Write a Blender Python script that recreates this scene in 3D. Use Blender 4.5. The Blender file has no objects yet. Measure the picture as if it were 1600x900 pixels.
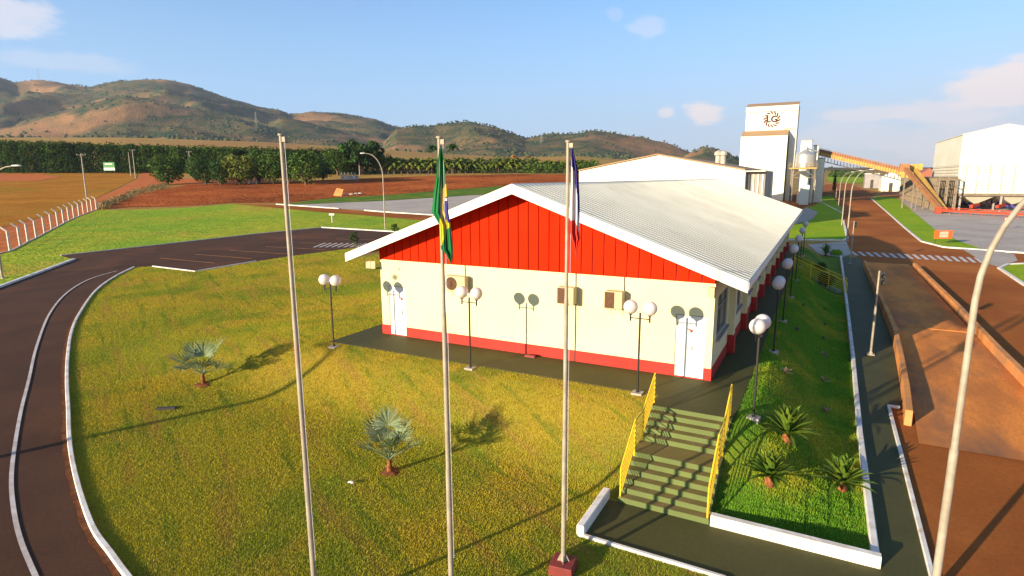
import bpy, bmesh, math, random
import numpy as np
from mathutils import Vector, Matrix, noise
from mathutils.geometry import delaunay_2d_cdt
from mathutils.bvhtree import BVHTree
random.seed(7)
PI = math.pi
# ------------------------------------------------------------------ camera
scene = bpy.context.scene
CAM = Vector((16.68, -19.59, 6.68))
FPX = 923.77                      # focal length in pixels of a 1600 px wide picture
RX = Vector((0.885084, 0.465395, -0.0058)).normalized()
FW0 = Vector((-0.457, 0.870, -0.18306))
yaw, pit, rol = -0.484, 0.1841, -0.0058
def _axes():
    a = Vector((math.cos(-yaw), math.sin(-yaw), 0)); b = Vector((-math.sin(-yaw), math.cos(-yaw), 0)); z = Vector((0, 0, 1))
    f = b * math.cos(pit) - z * math.sin(pit); u = b * math.sin(pit) + z * math.cos(pit)
    rr = a * math.cos(rol) + u * math.sin(rol); uu = -a * math.sin(rol) + u * math.cos(rol)
    return rr, uu, f, a, b
RR, UU, FF, HX, HY = _axes()
cam_d = bpy.data.cameras.new('camera'); cam = bpy.data.objects.new('camera', cam_d)
scene.collection.objects.link(cam)
cam.matrix_world = Matrix.Translation(CAM) @ Matrix((RR, UU, -FF)).transposed().to_4x4()
cam_d.sensor_width = 36; cam_d.lens = 36 * FPX / 1600; cam_d.clip_start = 0.1; cam_d.clip_end = 20000
scene.camera = cam
scene.render.resolution_x = 1024; scene.render.resolution_y = 576
# ------------------------------------------------------------------ sky, sun, exposure
SUN_EL = math.radians(12.2)
SD = Vector((0.407, 0.892, 0)).normalized() * math.cos(SUN_EL) - Vector((0, 0, math.sin(SUN_EL)))   # travel direction
w = bpy.data.worlds.new('World'); scene.world = w; w.use_nodes = True
nt = w.node_tree; nt.nodes.clear()
def N(nt, t, **k):
    n = nt.nodes.new(t)
    for a, v in k.items():
        if a in n.inputs: n.inputs[a].default_value = v
        else: setattr(n, a, v)
    return n
out = N(nt, 'ShaderNodeOutputWorld'); bg = N(nt, 'ShaderNodeBackground'); bg.inputs['Strength'].default_value = 0.10
sky = N(nt, 'ShaderNodeTexSky', sky_type='NISHITA', sun_disc=False, sun_elevation=SUN_EL, sun_rotation=math.atan2(-SD.x, -SD.y) % (2 * PI),
        air_density=1.0, dust_density=1.2, ozone_density=2.0, altitude=600)
tc = N(nt, 'ShaderNodeTexCoord'); sep = N(nt, 'ShaderNodeSeparateXYZ'); nt.links.new(tc.outputs['Generated'], sep.inputs[0])
mp = N(nt, 'ShaderNodeMapping'); mp.inputs['Scale'].default_value = (1.0, 1.0, 3.2); mp.inputs['Location'].default_value = (3.1, 0.4, 0.0)
nt.links.new(tc.outputs['Generated'], mp.inputs[0])
nz = N(nt, 'ShaderNodeTexNoise', Scale=11.0, Detail=9.0, Roughness=0.62); nt.links.new(mp.outputs[0], nz.inputs[0])
def cdir(px, py):
    d = (FF + RR * (px - 800) / FPX - UU * (py - 450) / FPX).normalized(); return d
acc = None
for (px, py, rad, zs, amp) in ((1570, 142, .13, 2.3, 1.0), (1470, 175, .15, 4.5, .7), (1360, 178, .10, 5.0, .6), (1330, 205, .16, 6, .35), (1520, 215, .25, 5, .35), (1098, 177, .055, 1.7, .95), (1040, 176, .03, 1.8, .7), (15, 18, .075, 1.6, .55), (1012, 47, .045, 2.0, .28), (110, 97, .12, 5.5, .22), (960, 20, .02, 1.2, .15)):
    d = cdir(px, py)
    sb = N(nt, 'ShaderNodeVectorMath', operation='SUBTRACT'); sb.inputs[1].default_value = d; nt.links.new(tc.outputs['Generated'], sb.inputs[0])
    ml = N(nt, 'ShaderNodeVectorMath', operation='MULTIPLY'); ml.inputs[1].default_value = (1, 1, zs); nt.links.new(sb.outputs[0], ml.inputs[0])
    ln = N(nt, 'ShaderNodeVectorMath', operation='LENGTH'); nt.links.new(ml.outputs[0], ln.inputs[0])
    mr = N(nt, 'ShaderNodeMapRange'); mr.inputs[1].default_value = rad; mr.inputs[2].default_value = 0.0; mr.inputs[4].default_value = 1.0; nt.links.new(ln.outputs['Value'], mr.inputs[0])
    ad = N(nt, 'ShaderNodeMath', operation='MULTIPLY_ADD'); ad.inputs[1].default_value = .62; nt.links.new(mr.outputs[0], ad.inputs[0]); nt.links.new(nz.outputs['Fac'], ad.inputs[2])
    r2 = N(nt, 'ShaderNodeMapRange', interpolation_type='SMOOTHSTEP'); r2.inputs[1].default_value = .68; r2.inputs[2].default_value = .90; r2.inputs[4].default_value = amp; nt.links.new(ad.outputs[0], r2.inputs[0])
    if acc is None: acc = r2.outputs[0]
    else:
        mx = N(nt, 'ShaderNodeMath', operation='MAXIMUM'); nt.links.new(acc, mx.inputs[0]); nt.links.new(r2.outputs[0], mx.inputs[1]); acc = mx.outputs[0]
hz = N(nt, 'ShaderNodeMapRange', interpolation_type='SMOOTHSTEP'); hz.inputs[1].default_value = 0.42; hz.inputs[2].default_value = -0.02; hz.inputs[4].default_value = 0.95; nt.links.new(sep.outputs['Z'], hz.inputs[0])
tint = N(nt, 'ShaderNodeMix', data_type='RGBA', blend_type='MULTIPLY'); tint.inputs[0].default_value = 1.0; tint.inputs[7].default_value = (0.72, 0.97, 1.22, 1)
nt.links.new(sky.outputs[0], tint.inputs[6])
hcol = N(nt, 'ShaderNodeMix', data_type='RGBA'); hcol.inputs[6].default_value = (1.95, 3.1, 4.6, 1); hcol.inputs[7].default_value = (3.55, 3.5, 3.6, 1)
hxr = N(nt, 'ShaderNodeMapRange'); hxr.inputs[1].default_value = -.75; hxr.inputs[2].default_value = .15; nt.links.new(sep.outputs['X'], hxr.inputs[0])
hzr = N(nt, 'ShaderNodeMapRange'); hzr.inputs[1].default_value = .26; hzr.inputs[2].default_value = .02; nt.links.new(sep.outputs['Z'], hzr.inputs[0])
hml = N(nt, 'ShaderNodeMath', operation='MULTIPLY'); nt.links.new(hxr.outputs[0], hml.inputs[0]); nt.links.new(hzr.outputs[0], hml.inputs[1]); nt.links.new(hml.outputs[0], hcol.inputs[0])
hmix = N(nt, 'ShaderNodeMix', data_type='RGBA'); nt.links.new(hcol.outputs[2], hmix.inputs[7])
nt.links.new(hz.outputs[0], hmix.inputs[0]); nt.links.new(tint.outputs[2], hmix.inputs[6])
cmix = N(nt, 'ShaderNodeMix', data_type='RGBA'); cmix.inputs[7].default_value = (4.8, 4.3, 4.2, 1)
nt.links.new(acc, cmix.inputs[0]); nt.links.new(hmix.outputs[2], cmix.inputs[6])
nt.links.new(cmix.outputs[2], bg.inputs[0]); nt.links.new(bg.outputs[0], out.inputs[0])
sl = bpy.data.lights.new('sun', 'SUN'); sl.energy = 5.0; sl.angle = math.radians(0.6); sl.color = (1.0, 0.83, 0.585)
so = bpy.data.objects.new('sun', sl); scene.collection.objects.link(so); so.rotation_euler = SD.to_track_quat('-Z', 'Y').to_euler()
so.location = (0, -30, 40)
vs = scene.view_settings
scene.display_settings.display_device = 'sRGB'; vs.view_transform = 'Standard'; vs.look = 'None'; vs.gamma = 1; vs.use_curve_mapping = False
vs.exposure = 1.12

# ------------------------------------------------------------------ helpers
def link(o, parent=None):
    scene.collection.objects.link(o)
    if parent: o.parent = parent
    return o
def tag(o, label=None, cat=None, group=None, kind=None):
    if label: o['label'] = label
    if cat: o['category'] = cat
    if group: o['group'] = group
    if kind: o['kind'] = kind
    return o
def thing(name, label, cat, loc=(0, 0, 0), rz=0, group=None):
    o = bpy.data.objects.new(name, None); o.location = loc; o.rotation_euler = (0, 0, rz); o.empty_display_size = 0.3
    link(o); return tag(o, label, cat, group)
def copy_tree(root, loc, rz, label, sc=1.0, name=None):
    def cp(o, parent):
        c = o.copy(); scene.collection.objects.link(c); c.parent = parent
        for ch in list(o.children):
            if ch in originals: cp(ch, c)
        return c
    originals = set(root.children_recursive)
    r = cp(root, None); r.location = loc; r.rotation_euler = (0, 0, rz); r.scale = (sc, sc, sc); r['label'] = label
    return r
class MB:
    def __init__(s): s.v = []; s.f = []; s.m = []
    def add(s, vs, fs, m=0):
        b = len(s.v); s.v += [tuple(x) for x in vs]
        for f in fs: s.f.append([i + b for i in f]); s.m.append(m)
        return s
    def box(s, x0, x1, y0, y1, z0, z1, m=0):
        return s.add([(x0, y0, z0), (x1, y0, z0), (x1, y1, z0), (x0, y1, z0), (x0, y0, z1), (x1, y0, z1), (x1, y1, z1), (x0, y1, z1)],
                     [(0, 3, 2, 1), (4, 5, 6, 7), (0, 1, 5, 4), (1, 2, 6, 5), (2, 3, 7, 6), (3, 0, 4, 7)], m)
    def cbox(s, c, sx, sy, sz, M=None, m=0, taper=1.0):
        vs = []
        for z in (-.5, .5):
            t = 1 if z < 0 else taper
            for x, y in ((-.5, -.5), (.5, -.5), (.5, .5), (-.5, .5)):
                p = Vector((x * sx * t, y * sy * t, z * sz)); p = M @ p if M else p; vs.append(p + Vector(c))
        return s.add(vs, [(0, 3, 2, 1), (4, 5, 6, 7), (0, 1, 5, 4), (1, 2, 6, 5), (2, 3, 7, 6), (3, 0, 4, 7)], m)
    def beam(s, a, b, wd, ht, m=0):
        a = Vector(a); b = Vector(b); d = (b - a).normalized(); up = Vector((0, 0, 1))
        if abs(d.z) > .98: up = Vector((0, 1, 0))
        x = d.cross(up).normalized(); y = x.cross(d).normalized(); vs = []
        for p in (a, b):
            for i, j in ((-1, -1), (1, -1), (1, 1), (-1, 1)): vs.append(p + x * i * wd / 2 + y * j * ht / 2)
        return s.add(vs, [(0, 3, 2, 1), (4, 5, 6, 7), (0, 1, 5, 4), (1, 2, 6, 5), (2, 3, 7, 6), (3, 0, 4, 7)], m)
    def tube(s, pts, r, n=8, m=0, caps=True):
        pts = [Vector(p) for p in pts]; k = len(pts); rs = r if isinstance(r, (list, tuple)) else [r] * k
        vs = []; ref = None
        for i, p in enumerate(pts):
            d = (pts[min(i + 1, k - 1)] - pts[max(i - 1, 0)]).normalized()
            if ref is None: ref = Vector((1, 0, 0)) if abs(d.x) < .8 else Vector((0, 1, 0))
            x = (ref - d * ref.dot(d)).normalized(); y = d.cross(x); ref = x
            for j in range(n):
                a = 2 * PI * j / n; vs.append(p + (x * math.cos(a) + y * math.sin(a)) * rs[i])
        fs = [(i * n + j, i * n + (j + 1) % n, (i + 1) * n + (j + 1) % n, (i + 1) * n + j) for i in range(k - 1) for j in range(n)]
        if caps: fs += [tuple(range(n - 1, -1, -1)), tuple((k - 1) * n + j for j in range(n))]
        return s.add(vs, fs, m)
    def lathe(s, prof, n=24, c=(0, 0, 0), m=0):
        vs = []; c = Vector(c)
        for r, z in prof:
            for j in range(n): a = 2 * PI * j / n; vs.append(c + Vector((r * math.cos(a), r * math.sin(a), z)))
        k = len(prof)
        fs = [(i * n + j, i * n + (j + 1) % n, (i + 1) * n + (j + 1) % n, (i + 1) * n + j) for i in range(k - 1) for j in range(n)]
        return s.add(vs, fs, m)
    def sphere(s, c, r, n=20, k=12, m=0):
        return s.lathe([(r * math.sin(PI * i / k) + 1e-4, -r * math.cos(PI * i / k)) for i in range(k + 1)], n, c, m)
    def prism(s, poly, z0, z1, m=0):     # vertical prism
        n = len(poly)
        a = sum(poly[i][0] * poly[(i + 1) % n][1] - poly[(i + 1) % n][0] * poly[i][1] for i in range(n))
        if a < 0: poly = poly[::-1]
        vs = [(x, y, z0) for x, y in poly] + [(x, y, z1) for x, y in poly]
        return s.add(vs, [tuple(range(n - 1, -1, -1)), tuple(range(n, 2 * n))] + [(i, (i + 1) % n, n + (i + 1) % n, n + i) for i in range(n)], m)
    def slab_y(s, poly, y0, y1, m=0):    # polygon in x,z extruded along y
        n = len(poly)
        vs = [(x, y0, z) for x, z in poly] + [(x, y1, z) for x, z in poly]
        return s.add(vs, [tuple(range(n)), tuple(range(2 * n - 1, n - 1, -1))] + [(i, n + i, n + (i + 1) % n, (i + 1) % n) for i in range(n)], m)
    def build(s, name, mats, parent=None, smooth=False, bevel=0):
        me = bpy.data.meshes.new(name); me.from_pydata(s.v, [], s.f); me.update()
        mats = mats if isinstance(mats, (list, tuple)) else [mats]
        for q in mats: me.materials.append(q)
        me.polygons.foreach_set('material_index', s.m)
        if smooth: me.polygons.foreach_set('use_smooth', [True] * len(me.polygons))
        bm = bmesh.new(); bm.from_mesh(me); bmesh.ops.recalc_face_normals(bm, faces=bm.faces); bm.to_mesh(me); bm.free()
        if smooth:
            try: me.set_sharp_from_angle(angle=math.radians(40))
            except Exception: pass
        o = bpy.data.objects.new(name, me); link(o, parent)
        if bevel:
            b = o.modifiers.new('bevel', 'BEVEL'); b.width = bevel; b.segments = 2; b.limit_method = 'ANGLE'
        return o

# ------------------------------------------------------------------ materials
MATS = {}
def mat(name, c1, c2=None, scale=1.0, rough=0.8, bump=0.0, bscale=None, c3=None, s3=0.1, lo=0.4, hi=0.6, metal=0, lo3=0.5, hi3=0.7, dist=0.02, detail=5, spec=0.4, stretch=None, c4=None, s4=20., f4=0.5, isl=0.0, emis=None, trans=0):
    if name in MATS: return MATS[name]
    m = bpy.data.materials.new(name); m.use_nodes = True; t = m.node_tree; b = t.nodes['Principled BSDF']
    b.inputs['Roughness'].default_value = rough; b.inputs['Metallic'].default_value = metal; b.inputs['Specular IOR Level'].default_value = spec
    g = N(t, 'ShaderNodeNewGeometry'); pos = g.outputs['Position']
    if stretch:
        mm = N(t, 'ShaderNodeMapping'); mm.inputs['Scale'].default_value = stretch; t.links.new(pos, mm.inputs[0]); pos = mm.outputs[0]
    def nse(sc, d=detail):
        n = N(t, 'ShaderNodeTexNoise', Scale=sc, Detail=float(d), Roughness=0.6); t.links.new(pos, n.inputs['Vector']); return n.outputs['Fac']
    def rng(src, a, bb):
        r = N(t, 'ShaderNodeMapRange'); r.inputs[1].default_value = a; r.inputs[2].default_value = bb; t.links.new(src, r.inputs[0]); return r.outputs[0]
    def mix(f, a, bb, mode='MIX'):
        x = N(t, 'ShaderNodeMix', data_type='RGBA', blend_type=mode)
        if isinstance(f, float): x.inputs[0].default_value = f
        else: t.links.new(f, x.inputs[0])
        for i, q in ((6, a), (7, bb)):
            if isinstance(q, tuple): x.inputs[i].default_value = q + (1,)
            else: t.links.new(q, x.inputs[i])
        return x.outputs[2]
    col = c1
    if c2 is not None: col = mix(rng(nse(scale), lo, hi), c1, c2)
    if c3 is not None: col = mix(rng(nse(s3), lo3, hi3), col, c3)
    if c4 is not None:
        r = rng(nse(s4, 2), .35, .65); k = N(t, 'ShaderNodeMath', operation='MULTIPLY'); k.inputs[1].default_value = f4; t.links.new(r, k.inputs[0]); col = mix(k.outputs[0], col, c4)
    if isl:
        hsv = N(t, 'ShaderNodeHueSaturation'); r = N(t, 'ShaderNodeMapRange'); r.inputs[3].default_value = 1 - isl; r.inputs[4].default_value = 1 + isl
        t.links.new(g.outputs['Random Per Island'], r.inputs[0]); t.links.new(r.outputs[0], hsv.inputs['Value'])
        r2 = N(t, 'ShaderNodeMapRange'); r2.inputs[3].default_value = .5 - isl * .05; r2.inputs[4].default_value = .5 + isl * .04
        t.links.new(g.outputs['Random Per Island'], r2.inputs[0]); t.links.new(r2.outputs[0], hsv.inputs['Hue'])
        if isinstance(col, tuple): hsv.inputs['Color'].default_value = col + (1,)
        else: t.links.new(col, hsv.inputs['Color'])
        col = hsv.outputs[0]
    if isinstance(col, tuple): b.inputs['Base Color'].default_value = col + (1,)
    else: t.links.new(col, b.inputs['Base Color'])
    if bump:
        bn = N(t, 'ShaderNodeBump'); bn.inputs['Strength'].default_value = bump; bn.inputs['Distance'].default_value = dist
        t.links.new(nse(bscale or scale * 6, 4), bn.inputs['Height']); t.links.new(bn.outputs[0], b.inputs['Normal'])
    if emis: b.inputs['Emission Color'].default_value = emis + (1,); b.inputs['Emission Strength'].default_value = 1
    if trans:
        tr = N(t, 'ShaderNodeBsdfTranslucent'); ms = N(t, 'ShaderNodeMixShader'); ms.inputs[0].default_value = trans
        if isinstance(col, tuple): tr.inputs[0].default_value = col + (1,)
        else: t.links.new(col, tr.inputs[0])
        t.links.new(b.outputs[0], ms.inputs[1]); t.links.new(tr.outputs[0], ms.inputs[2])
        t.links.new(ms.outputs[0], t.nodes['Material Output'].inputs['Surface'])
    MATS[name] = m; return m
M_base = mat('base_ground', (.52, .29, .065), (.42, .25, .06), .02, .95, .6, 2, c3=(.46, .19, .06), s3=.008, c4=(.20, .14, .04), s4=.25, f4=.6, spec=.05)
M_lawn = mat('lawn_soil', (.36, .29, .035), (.24, .25, .03), .35, .95, .6, 25, c3=(.38, .24, .05), s3=.9, lo3=.55, hi3=.75, c4=(.14, .15, .02), s4=18, f4=.45, dist=.03, spec=.05)
ANG = math.radians(-27)
M_blade = mat('grass_blades', (.46, .39, .032), (.26, .32, .028), .30, .8, 0, c3=(.50, .34, .05), s3=.24, lo3=.52, hi3=.64, isl=.15, lo=.42, hi=.64, spec=.05, trans=.25, stretch=(1.0, .45, 1))
def streaks(m, ang, c_tan, c_green, c_gold, amt=.55):
    t = m.node_tree; b = t.nodes['Principled BSDF']; src = b.inputs['Base Color'].links[0].from_socket; tr = [n for n in t.nodes if n.bl_idname == 'ShaderNodeBsdfTranslucent']
    g = N(t, 'ShaderNodeNewGeometry')
    mp = N(t, 'ShaderNodeMapping'); mp.inputs['Rotation'].default_value = (0, 0, -ang); t.links.new(g.outputs['Position'], mp.inputs[0])
    ms = N(t, 'ShaderNodeMapping'); ms.inputs['Scale'].default_value = (.16, 1.5, 0); t.links.new(mp.outputs[0], ms.inputs[0])
    def layer(src, vec, sc, lo, hi, amt, c):
        n = N(t, 'ShaderNodeTexNoise', Scale=sc, Detail=5.0, Roughness=.6); t.links.new(vec, n.inputs['Vector'])
        r = N(t, 'ShaderNodeMapRange', interpolation_type='SMOOTHSTEP'); r.inputs[1].default_value = lo; r.inputs[2].default_value = hi; r.inputs[4].default_value = amt; t.links.new(n.outputs['Fac'], r.inputs[0])
        x = N(t, 'ShaderNodeMix', data_type='RGBA'); t.links.new(r.outputs[0], x.inputs[0]); t.links.new(src, x.inputs[6]); x.inputs[7].default_value = c + (1,); return x.outputs[2]
    src = layer(src, g.outputs['Position'], .13, .46, .62, amt, c_gold)
    src = layer(src, g.outputs['Position'], .21, .52, .66, amt, c_green)
    src = layer(src, ms.outputs[0], 1.0, .52, .66, amt, c_tan)
    src = layer(src, ms.outputs[0], 1.35, .54, .66, amt, c_green)
    # greener band along the left kerb, where the lawn is watered
    t.links.new(src, b.inputs['Base Color'])
    for q in tr: t.links.new(src, q.inputs[0])
streaks(M_blade, ANG, (.44, .28, .06), (.15, .24, .02), (.56, .39, .035))
streaks(M_lawn, ANG, (.34, .20, .045), (.12, .17, .02), (.42, .27, .03))
M_bladeg = mat('grass_blades_green', (.16, .34, .025), (.50, .46, .04), .33, .8, 0, isl=.28, lo=.50, hi=.68, spec=.05, trans=.25)
M_lawng = mat('lawn_green_soil', (.07, .17, .015), (.20, .22, .025), .33, .95, .6, 20, c4=(.05, .11, .01), s4=12, f4=.5, spec=.05)
M_lawnfar = mat('lawn_far', (.27, .40, .03), (.46, .44, .035), .09, .9, .9, 3, c4=(.16, .25, .02), s4=.9, f4=.6, dist=.15, c3=(.52, .35, .05), s3=.06, lo3=.55, hi3=.66, spec=.03, detail=8)
M_lawnr = mat('lawn_verge', (.23, .40, .015), (.36, .43, .02), .2, .9, .8, 6, c4=(.13, .23, .01), s4=2.5, f4=.5, dist=.05, spec=.03)
M_asph = mat('asphalt', (.110, .050, .026), (.082, .038, .021), .25, .9, .5, 60, c3=(.21, .082, .034), s3=.12, lo3=.52, hi3=.76, c4=(.045, .023, .014), s4=22, f4=.5, dist=.006, spec=.12)
M_asphr = mat('asphalt_dusty', (.38, .115, .026), (.28, .086, .022), .2, .92, .35, 40, c3=(.56, .19, .045), s3=.1, lo3=.46, hi3=.68, c4=(.15, .055, .02), s4=14, f4=.35, dist=.005, spec=.03)
M_dirt = mat('red_dirt', (.62, .17, .04), (.52, .14, .035), .3, .95, .6, 4, c4=(.38, .10, .025), s4=1.2, f4=.5, spec=.1)
M_plow = mat('plowed_soil', (.28, .060, .018), (.48, .125, .034), .10, .95, 1.0, 1.6, c3=(.15, .036, .013), s3=.05, lo3=.50, hi3=.62, c4=(.56, .18, .06), s4=.7, f4=.5, stretch=(1.0, 1.0, 1), dist=.4, spec=.0, detail=8)
M_dry = mat('dry_grass', (.52, .225, .04), (.42, .165, .03), .09, .95, .8, 2, c3=(.28, .24, .035), s3=.03, c4=(.24, .11, .02), s4=1.1, f4=.5, dist=.1, spec=.0)
M_grav = mat('gravel', (.50, .42, .34), (.40, .33, .27), .15, .95, .6, 12, c4=(.27, .22, .18), s4=5, f4=.5)
M_green = mat('green_paint_concrete', (.080, .075, .023), (.066, .064, .020), .4, .7, .2, 30, c3=(.11, .085, .03), s3=1.3, lo3=.58, hi3=.85, c4=(.045, .045, .016), s4=9, f4=.3, dist=.004, spec=.15)
M_step = mat('step_paint', (.13, .165, .05), (.11, .14, .045), .8, .7, .2, 30, c3=(.16, .15, .06), s3=2.2, lo3=.62, hi3=.85, dist=.004, spec=.2)
M_kerb = mat('white_kerb_paint', (.78, .74, .66), (.60, .54, .46), 1.6, .8, .3, 20, c3=(.40, .22, .12), s3=2.2, lo3=.58, hi3=.80, dist=.006, spec=.1)
M_line = mat('road_paint', (.62, .55, .50), (.42, .34, .28), 2.5, .8, .1, 30, lo=.35, hi=.7)
M_cream = mat('cream_wall', (.70, .64, .37), (.67, .61, .345), .7, .85, .12, 40, dist=.003, c3=(.55, .48, .26), s3=.45, lo3=.62, hi3=.95, spec=.05)
def add_smudge(m, c, r, colr, amt, zs=1.0):
    t = m.node_tree; b = t.nodes['Principled BSDF']; lk = b.inputs['Base Color'].links[0]; src = lk.from_socket
    g = N(t, 'ShaderNodeNewGeometry'); sb = N(t, 'ShaderNodeVectorMath', operation='SUBTRACT'); sb.inputs[1].default_value = c; t.links.new(g.outputs['Position'], sb.inputs[0])
    ml = N(t, 'ShaderNodeVectorMath', operation='MULTIPLY'); ml.inputs[1].default_value = (1, 1, zs); t.links.new(sb.outputs[0], ml.inputs[0])
    ln = N(t, 'ShaderNodeVectorMath', operation='LENGTH'); t.links.new(ml.outputs[0], ln.inputs[0]); nz = N(t, 'ShaderNodeTexNoise', Scale=6.0, Detail=4.0); t.links.new(g.outputs['Position'], nz.inputs['Vector'])
    a = N(t, 'ShaderNodeMath', operation='MULTIPLY_ADD'); a.inputs[1].default_value = .35 * r * 2; t.links.new(nz.outputs['Fac'], a.inputs[0]); t.links.new(ln.outputs['Value'], a.inputs[2])
    mr = N(t, 'ShaderNodeMapRange', interpolation_type='SMOOTHSTEP'); mr.inputs[1].default_value = r * 1.35; mr.inputs[2].default_value = r * .5; mr.inputs[4].default_value = amt; t.links.new(a.outputs[0], mr.inputs[0])
    x = N(t, 'ShaderNodeMix', data_type='RGBA'); x.inputs[7].default_value = colr + (1,); t.links.new(mr.outputs[0], x.inputs[0]); t.links.new(src, x.inputs[6]); t.links.new(x.outputs[2], b.inputs['Base Color'])
add_smudge(M_cream, (.78, 0, 2.56), .30, (.11, .11, .10), .9, 1.3)
add_smudge(M_cream, (1.02, 0, 2.92), .11, (.13, .13, .11), .8)
M_redm = mat('red_metal', (.66, .021, .0025), (.58, .018, .002), .6, .7, spec=.03)
M_redb = mat('red_band', (.42, .036, .026), (.38, .032, .022), .8, .7, .1, 30, c3=(.30, .05, .03), s3=2, lo3=.62, hi3=.85, spec=.15)
M_white = mat('white_paint', (.76, .74, .66), (.70, .67, .58), .4, .6, spec=.2)
M_whited = mat('white_steel', (.74, .71, .58), (.68, .65, .52), .2, .55, spec=.2)
M_roof = mat('roof_sheet', (.62, .60, .50), (.54, .52, .43), .25, .6, c3=(.42, .39, .31), s3=.6, lo3=.60, hi3=.85, spec=.15)
M_roofp = mat('roof_pan', (.29, .30, .265), (.24, .25, .22), .3, .7, c3=(.36, .34, .27), s3=.8, lo3=.5, hi3=.8, spec=.15)
M_tread = mat('tread_paint', (.20, .155, .045), (.16, .13, .04), .8, .8, .2, 30, c3=(.24, .16, .07), s3=2, spec=.1)
M_soil = mat('dark_soil', (.12, .045, .022), (.20, .075, .03), 6, .95, .5, 20, spec=.05)
M_ribshade = mat('roof_rib_shade', (.085, .09, .08), None, rough=.8)  # shade painted on the rib sides away from the sun and the strip behind
M_postc = mat('post_concrete', (.64, .54, .46), (.54, .44, .36), 2, .9)
M_soff = mat('soffit', (.30, .10, .06), None)
M_pole = mat('galvanised_pole', (.36, .31, .235), (.28, .24, .18), 3, .55, metal=.1, c3=(.34, .17, .11), s3=1.3, lo3=.60, hi3=.8, spec=.2)
M_black = mat('black_post', (.025, .022, .02), None, rough=.45)
M_globe = mat('globe_opal', (.80, .74, .70), (.74, .68, .64), 2.0, .25, trans=.3)
M_glass = mat('window_glass', (.03, .045, .05), None, rough=.08, spec=.8)
M_frame = mat('window_frame', (.30, .30, .28), None, rough=.5)
M_yel = mat('yellow_rail', (.78, .52, .02), (.70, .44, .02), 4, .5, c3=(.40, .22, .04), s3=9, lo3=.66, hi3=.8)
M_conc = mat('concrete', (.46, .40, .33), (.36, .31, .25), 1.5, .9, .3, 20)
M_orc = mat('dusty_orange_concrete', (.70, .30, .10), (.58, .23, .075), .7, .9, .3, 10, c3=(.40, .22, .11), s3=.4, spec=.05)
M_plat = mat('scale_deck', (.85, .29, .06), (.55, .19, .05), .35, .85, .2, 15, c3=(.22, .12, .07), s3=.16, lo3=.55, hi3=.72, stretch=(1.6, .5, 1), spec=.05, c4=(.28, .11, .04), s4=10, f4=.3)
M_redblk = mat('dark_red_block', (.22, .03, .025), (.17, .025, .02), 3, .7, .2, 20)
M_acw = mat('ac_white', (.42, .35, .20), None, rough=.5)
M_acg = mat('ac_grille', (.11, .045, .015), (.075, .03, .01), 12, .7)
M_dark = mat('dark_pipe', (.04, .035, .03), None, rough=.6)
M_ora = mat('orange_sign', (.85, .13, .02), None, rough=.5)
M_bark = mat('bark', (.16, .10, .06), (.10, .065, .04), 3, .95, .5, 20)
M_trunkr = mat('reddish_trunk', (.32, .115, .045), (.14, .05, .022), 16, .95, .8, 30, spec=.05)
M_leafd = mat('leaves_dark', (.022, .055, .010), (.040, .080, .013), .15, .7, isl=.6, spec=.15, trans=.2)
M_leafm = mat('leaves_mid', (.045, .095, .012), (.085, .135, .018), .15, .7, isl=.6, spec=.15, trans=.2)
M_leafy = mat('leaves_yellowish', (.10, .15, .02), (.15, .17, .02), .1, .7, isl=.5, spec=.3, trans=.25)
M_flam = mat('leaves_orange', (.34, .09, .02), (.10, .12, .02), .15, .7, isl=.5)
M_euc = mat('wood_leaves', (.018, .042, .008), (.045, .085, .012), .04, .8, isl=.6, spec=.05, trans=.1)
M_bis = mat('silver_palm_leaf', (.15, .22, .10), (.25, .30, .17), 2, .7, isl=.3, trans=.2, spec=.1)
M_cyc = mat('cycad_leaf', (.10, .19, .02), (.16, .22, .025), 1.5, .6, isl=.35, trans=.25, spec=.15)
M_brom = mat('pink_leaf', (.40, .22, .17), (.28, .20, .12), 3, .6, isl=.3)
M_flagg = mat('flag_green', (.012, .20, .055), None, rough=.8, trans=.3)
M_flagy = mat('flag_yellow', (.70, .56, .02), None, rough=.8, trans=.3)
M_flagb = mat('flag_blue', (.05, .04, .24), None, rough=.8, trans=.3)
M_flagw = mat('flag_white', (.78, .74, .74), None, rough=.8, trans=.3)
M_flagr = mat('flag_red', (.75, .05, .035), None, rough=.8, trans=.3)
M_cory = mat('yellow_machine', (.48, .30, .07), (.40, .23, .055), 1, .6, spec=.2)
M_coro = mat('orange_machine', (.34, .155, .065), (.28, .12, .05), 1, .6, spec=.2)
M_redmach = mat('red_machine', (.46, .05, .02), None, rough=.6, spec=.2)
M_bluem = mat('blue_machine', (.06, .05, .22), None, rough=.5)
M_steel = mat('steel_frame', (.22, .17, .11), (.16, .12, .08), 1, .7)
M_tin = mat('galvanised_tank', (.55, .54, .50), None, rough=.35, metal=.6)
M_tan = mat('tan_roof', (.36, .22, .11), None, rough=.7)
M_grey = mat('grey_panel', (.30, .27, .25), (.25, .23, .215), .3, .7)
M_sgreen = mat('green_board', (.02, .20, .05), None, rough=.5)
M_hill = None

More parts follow.
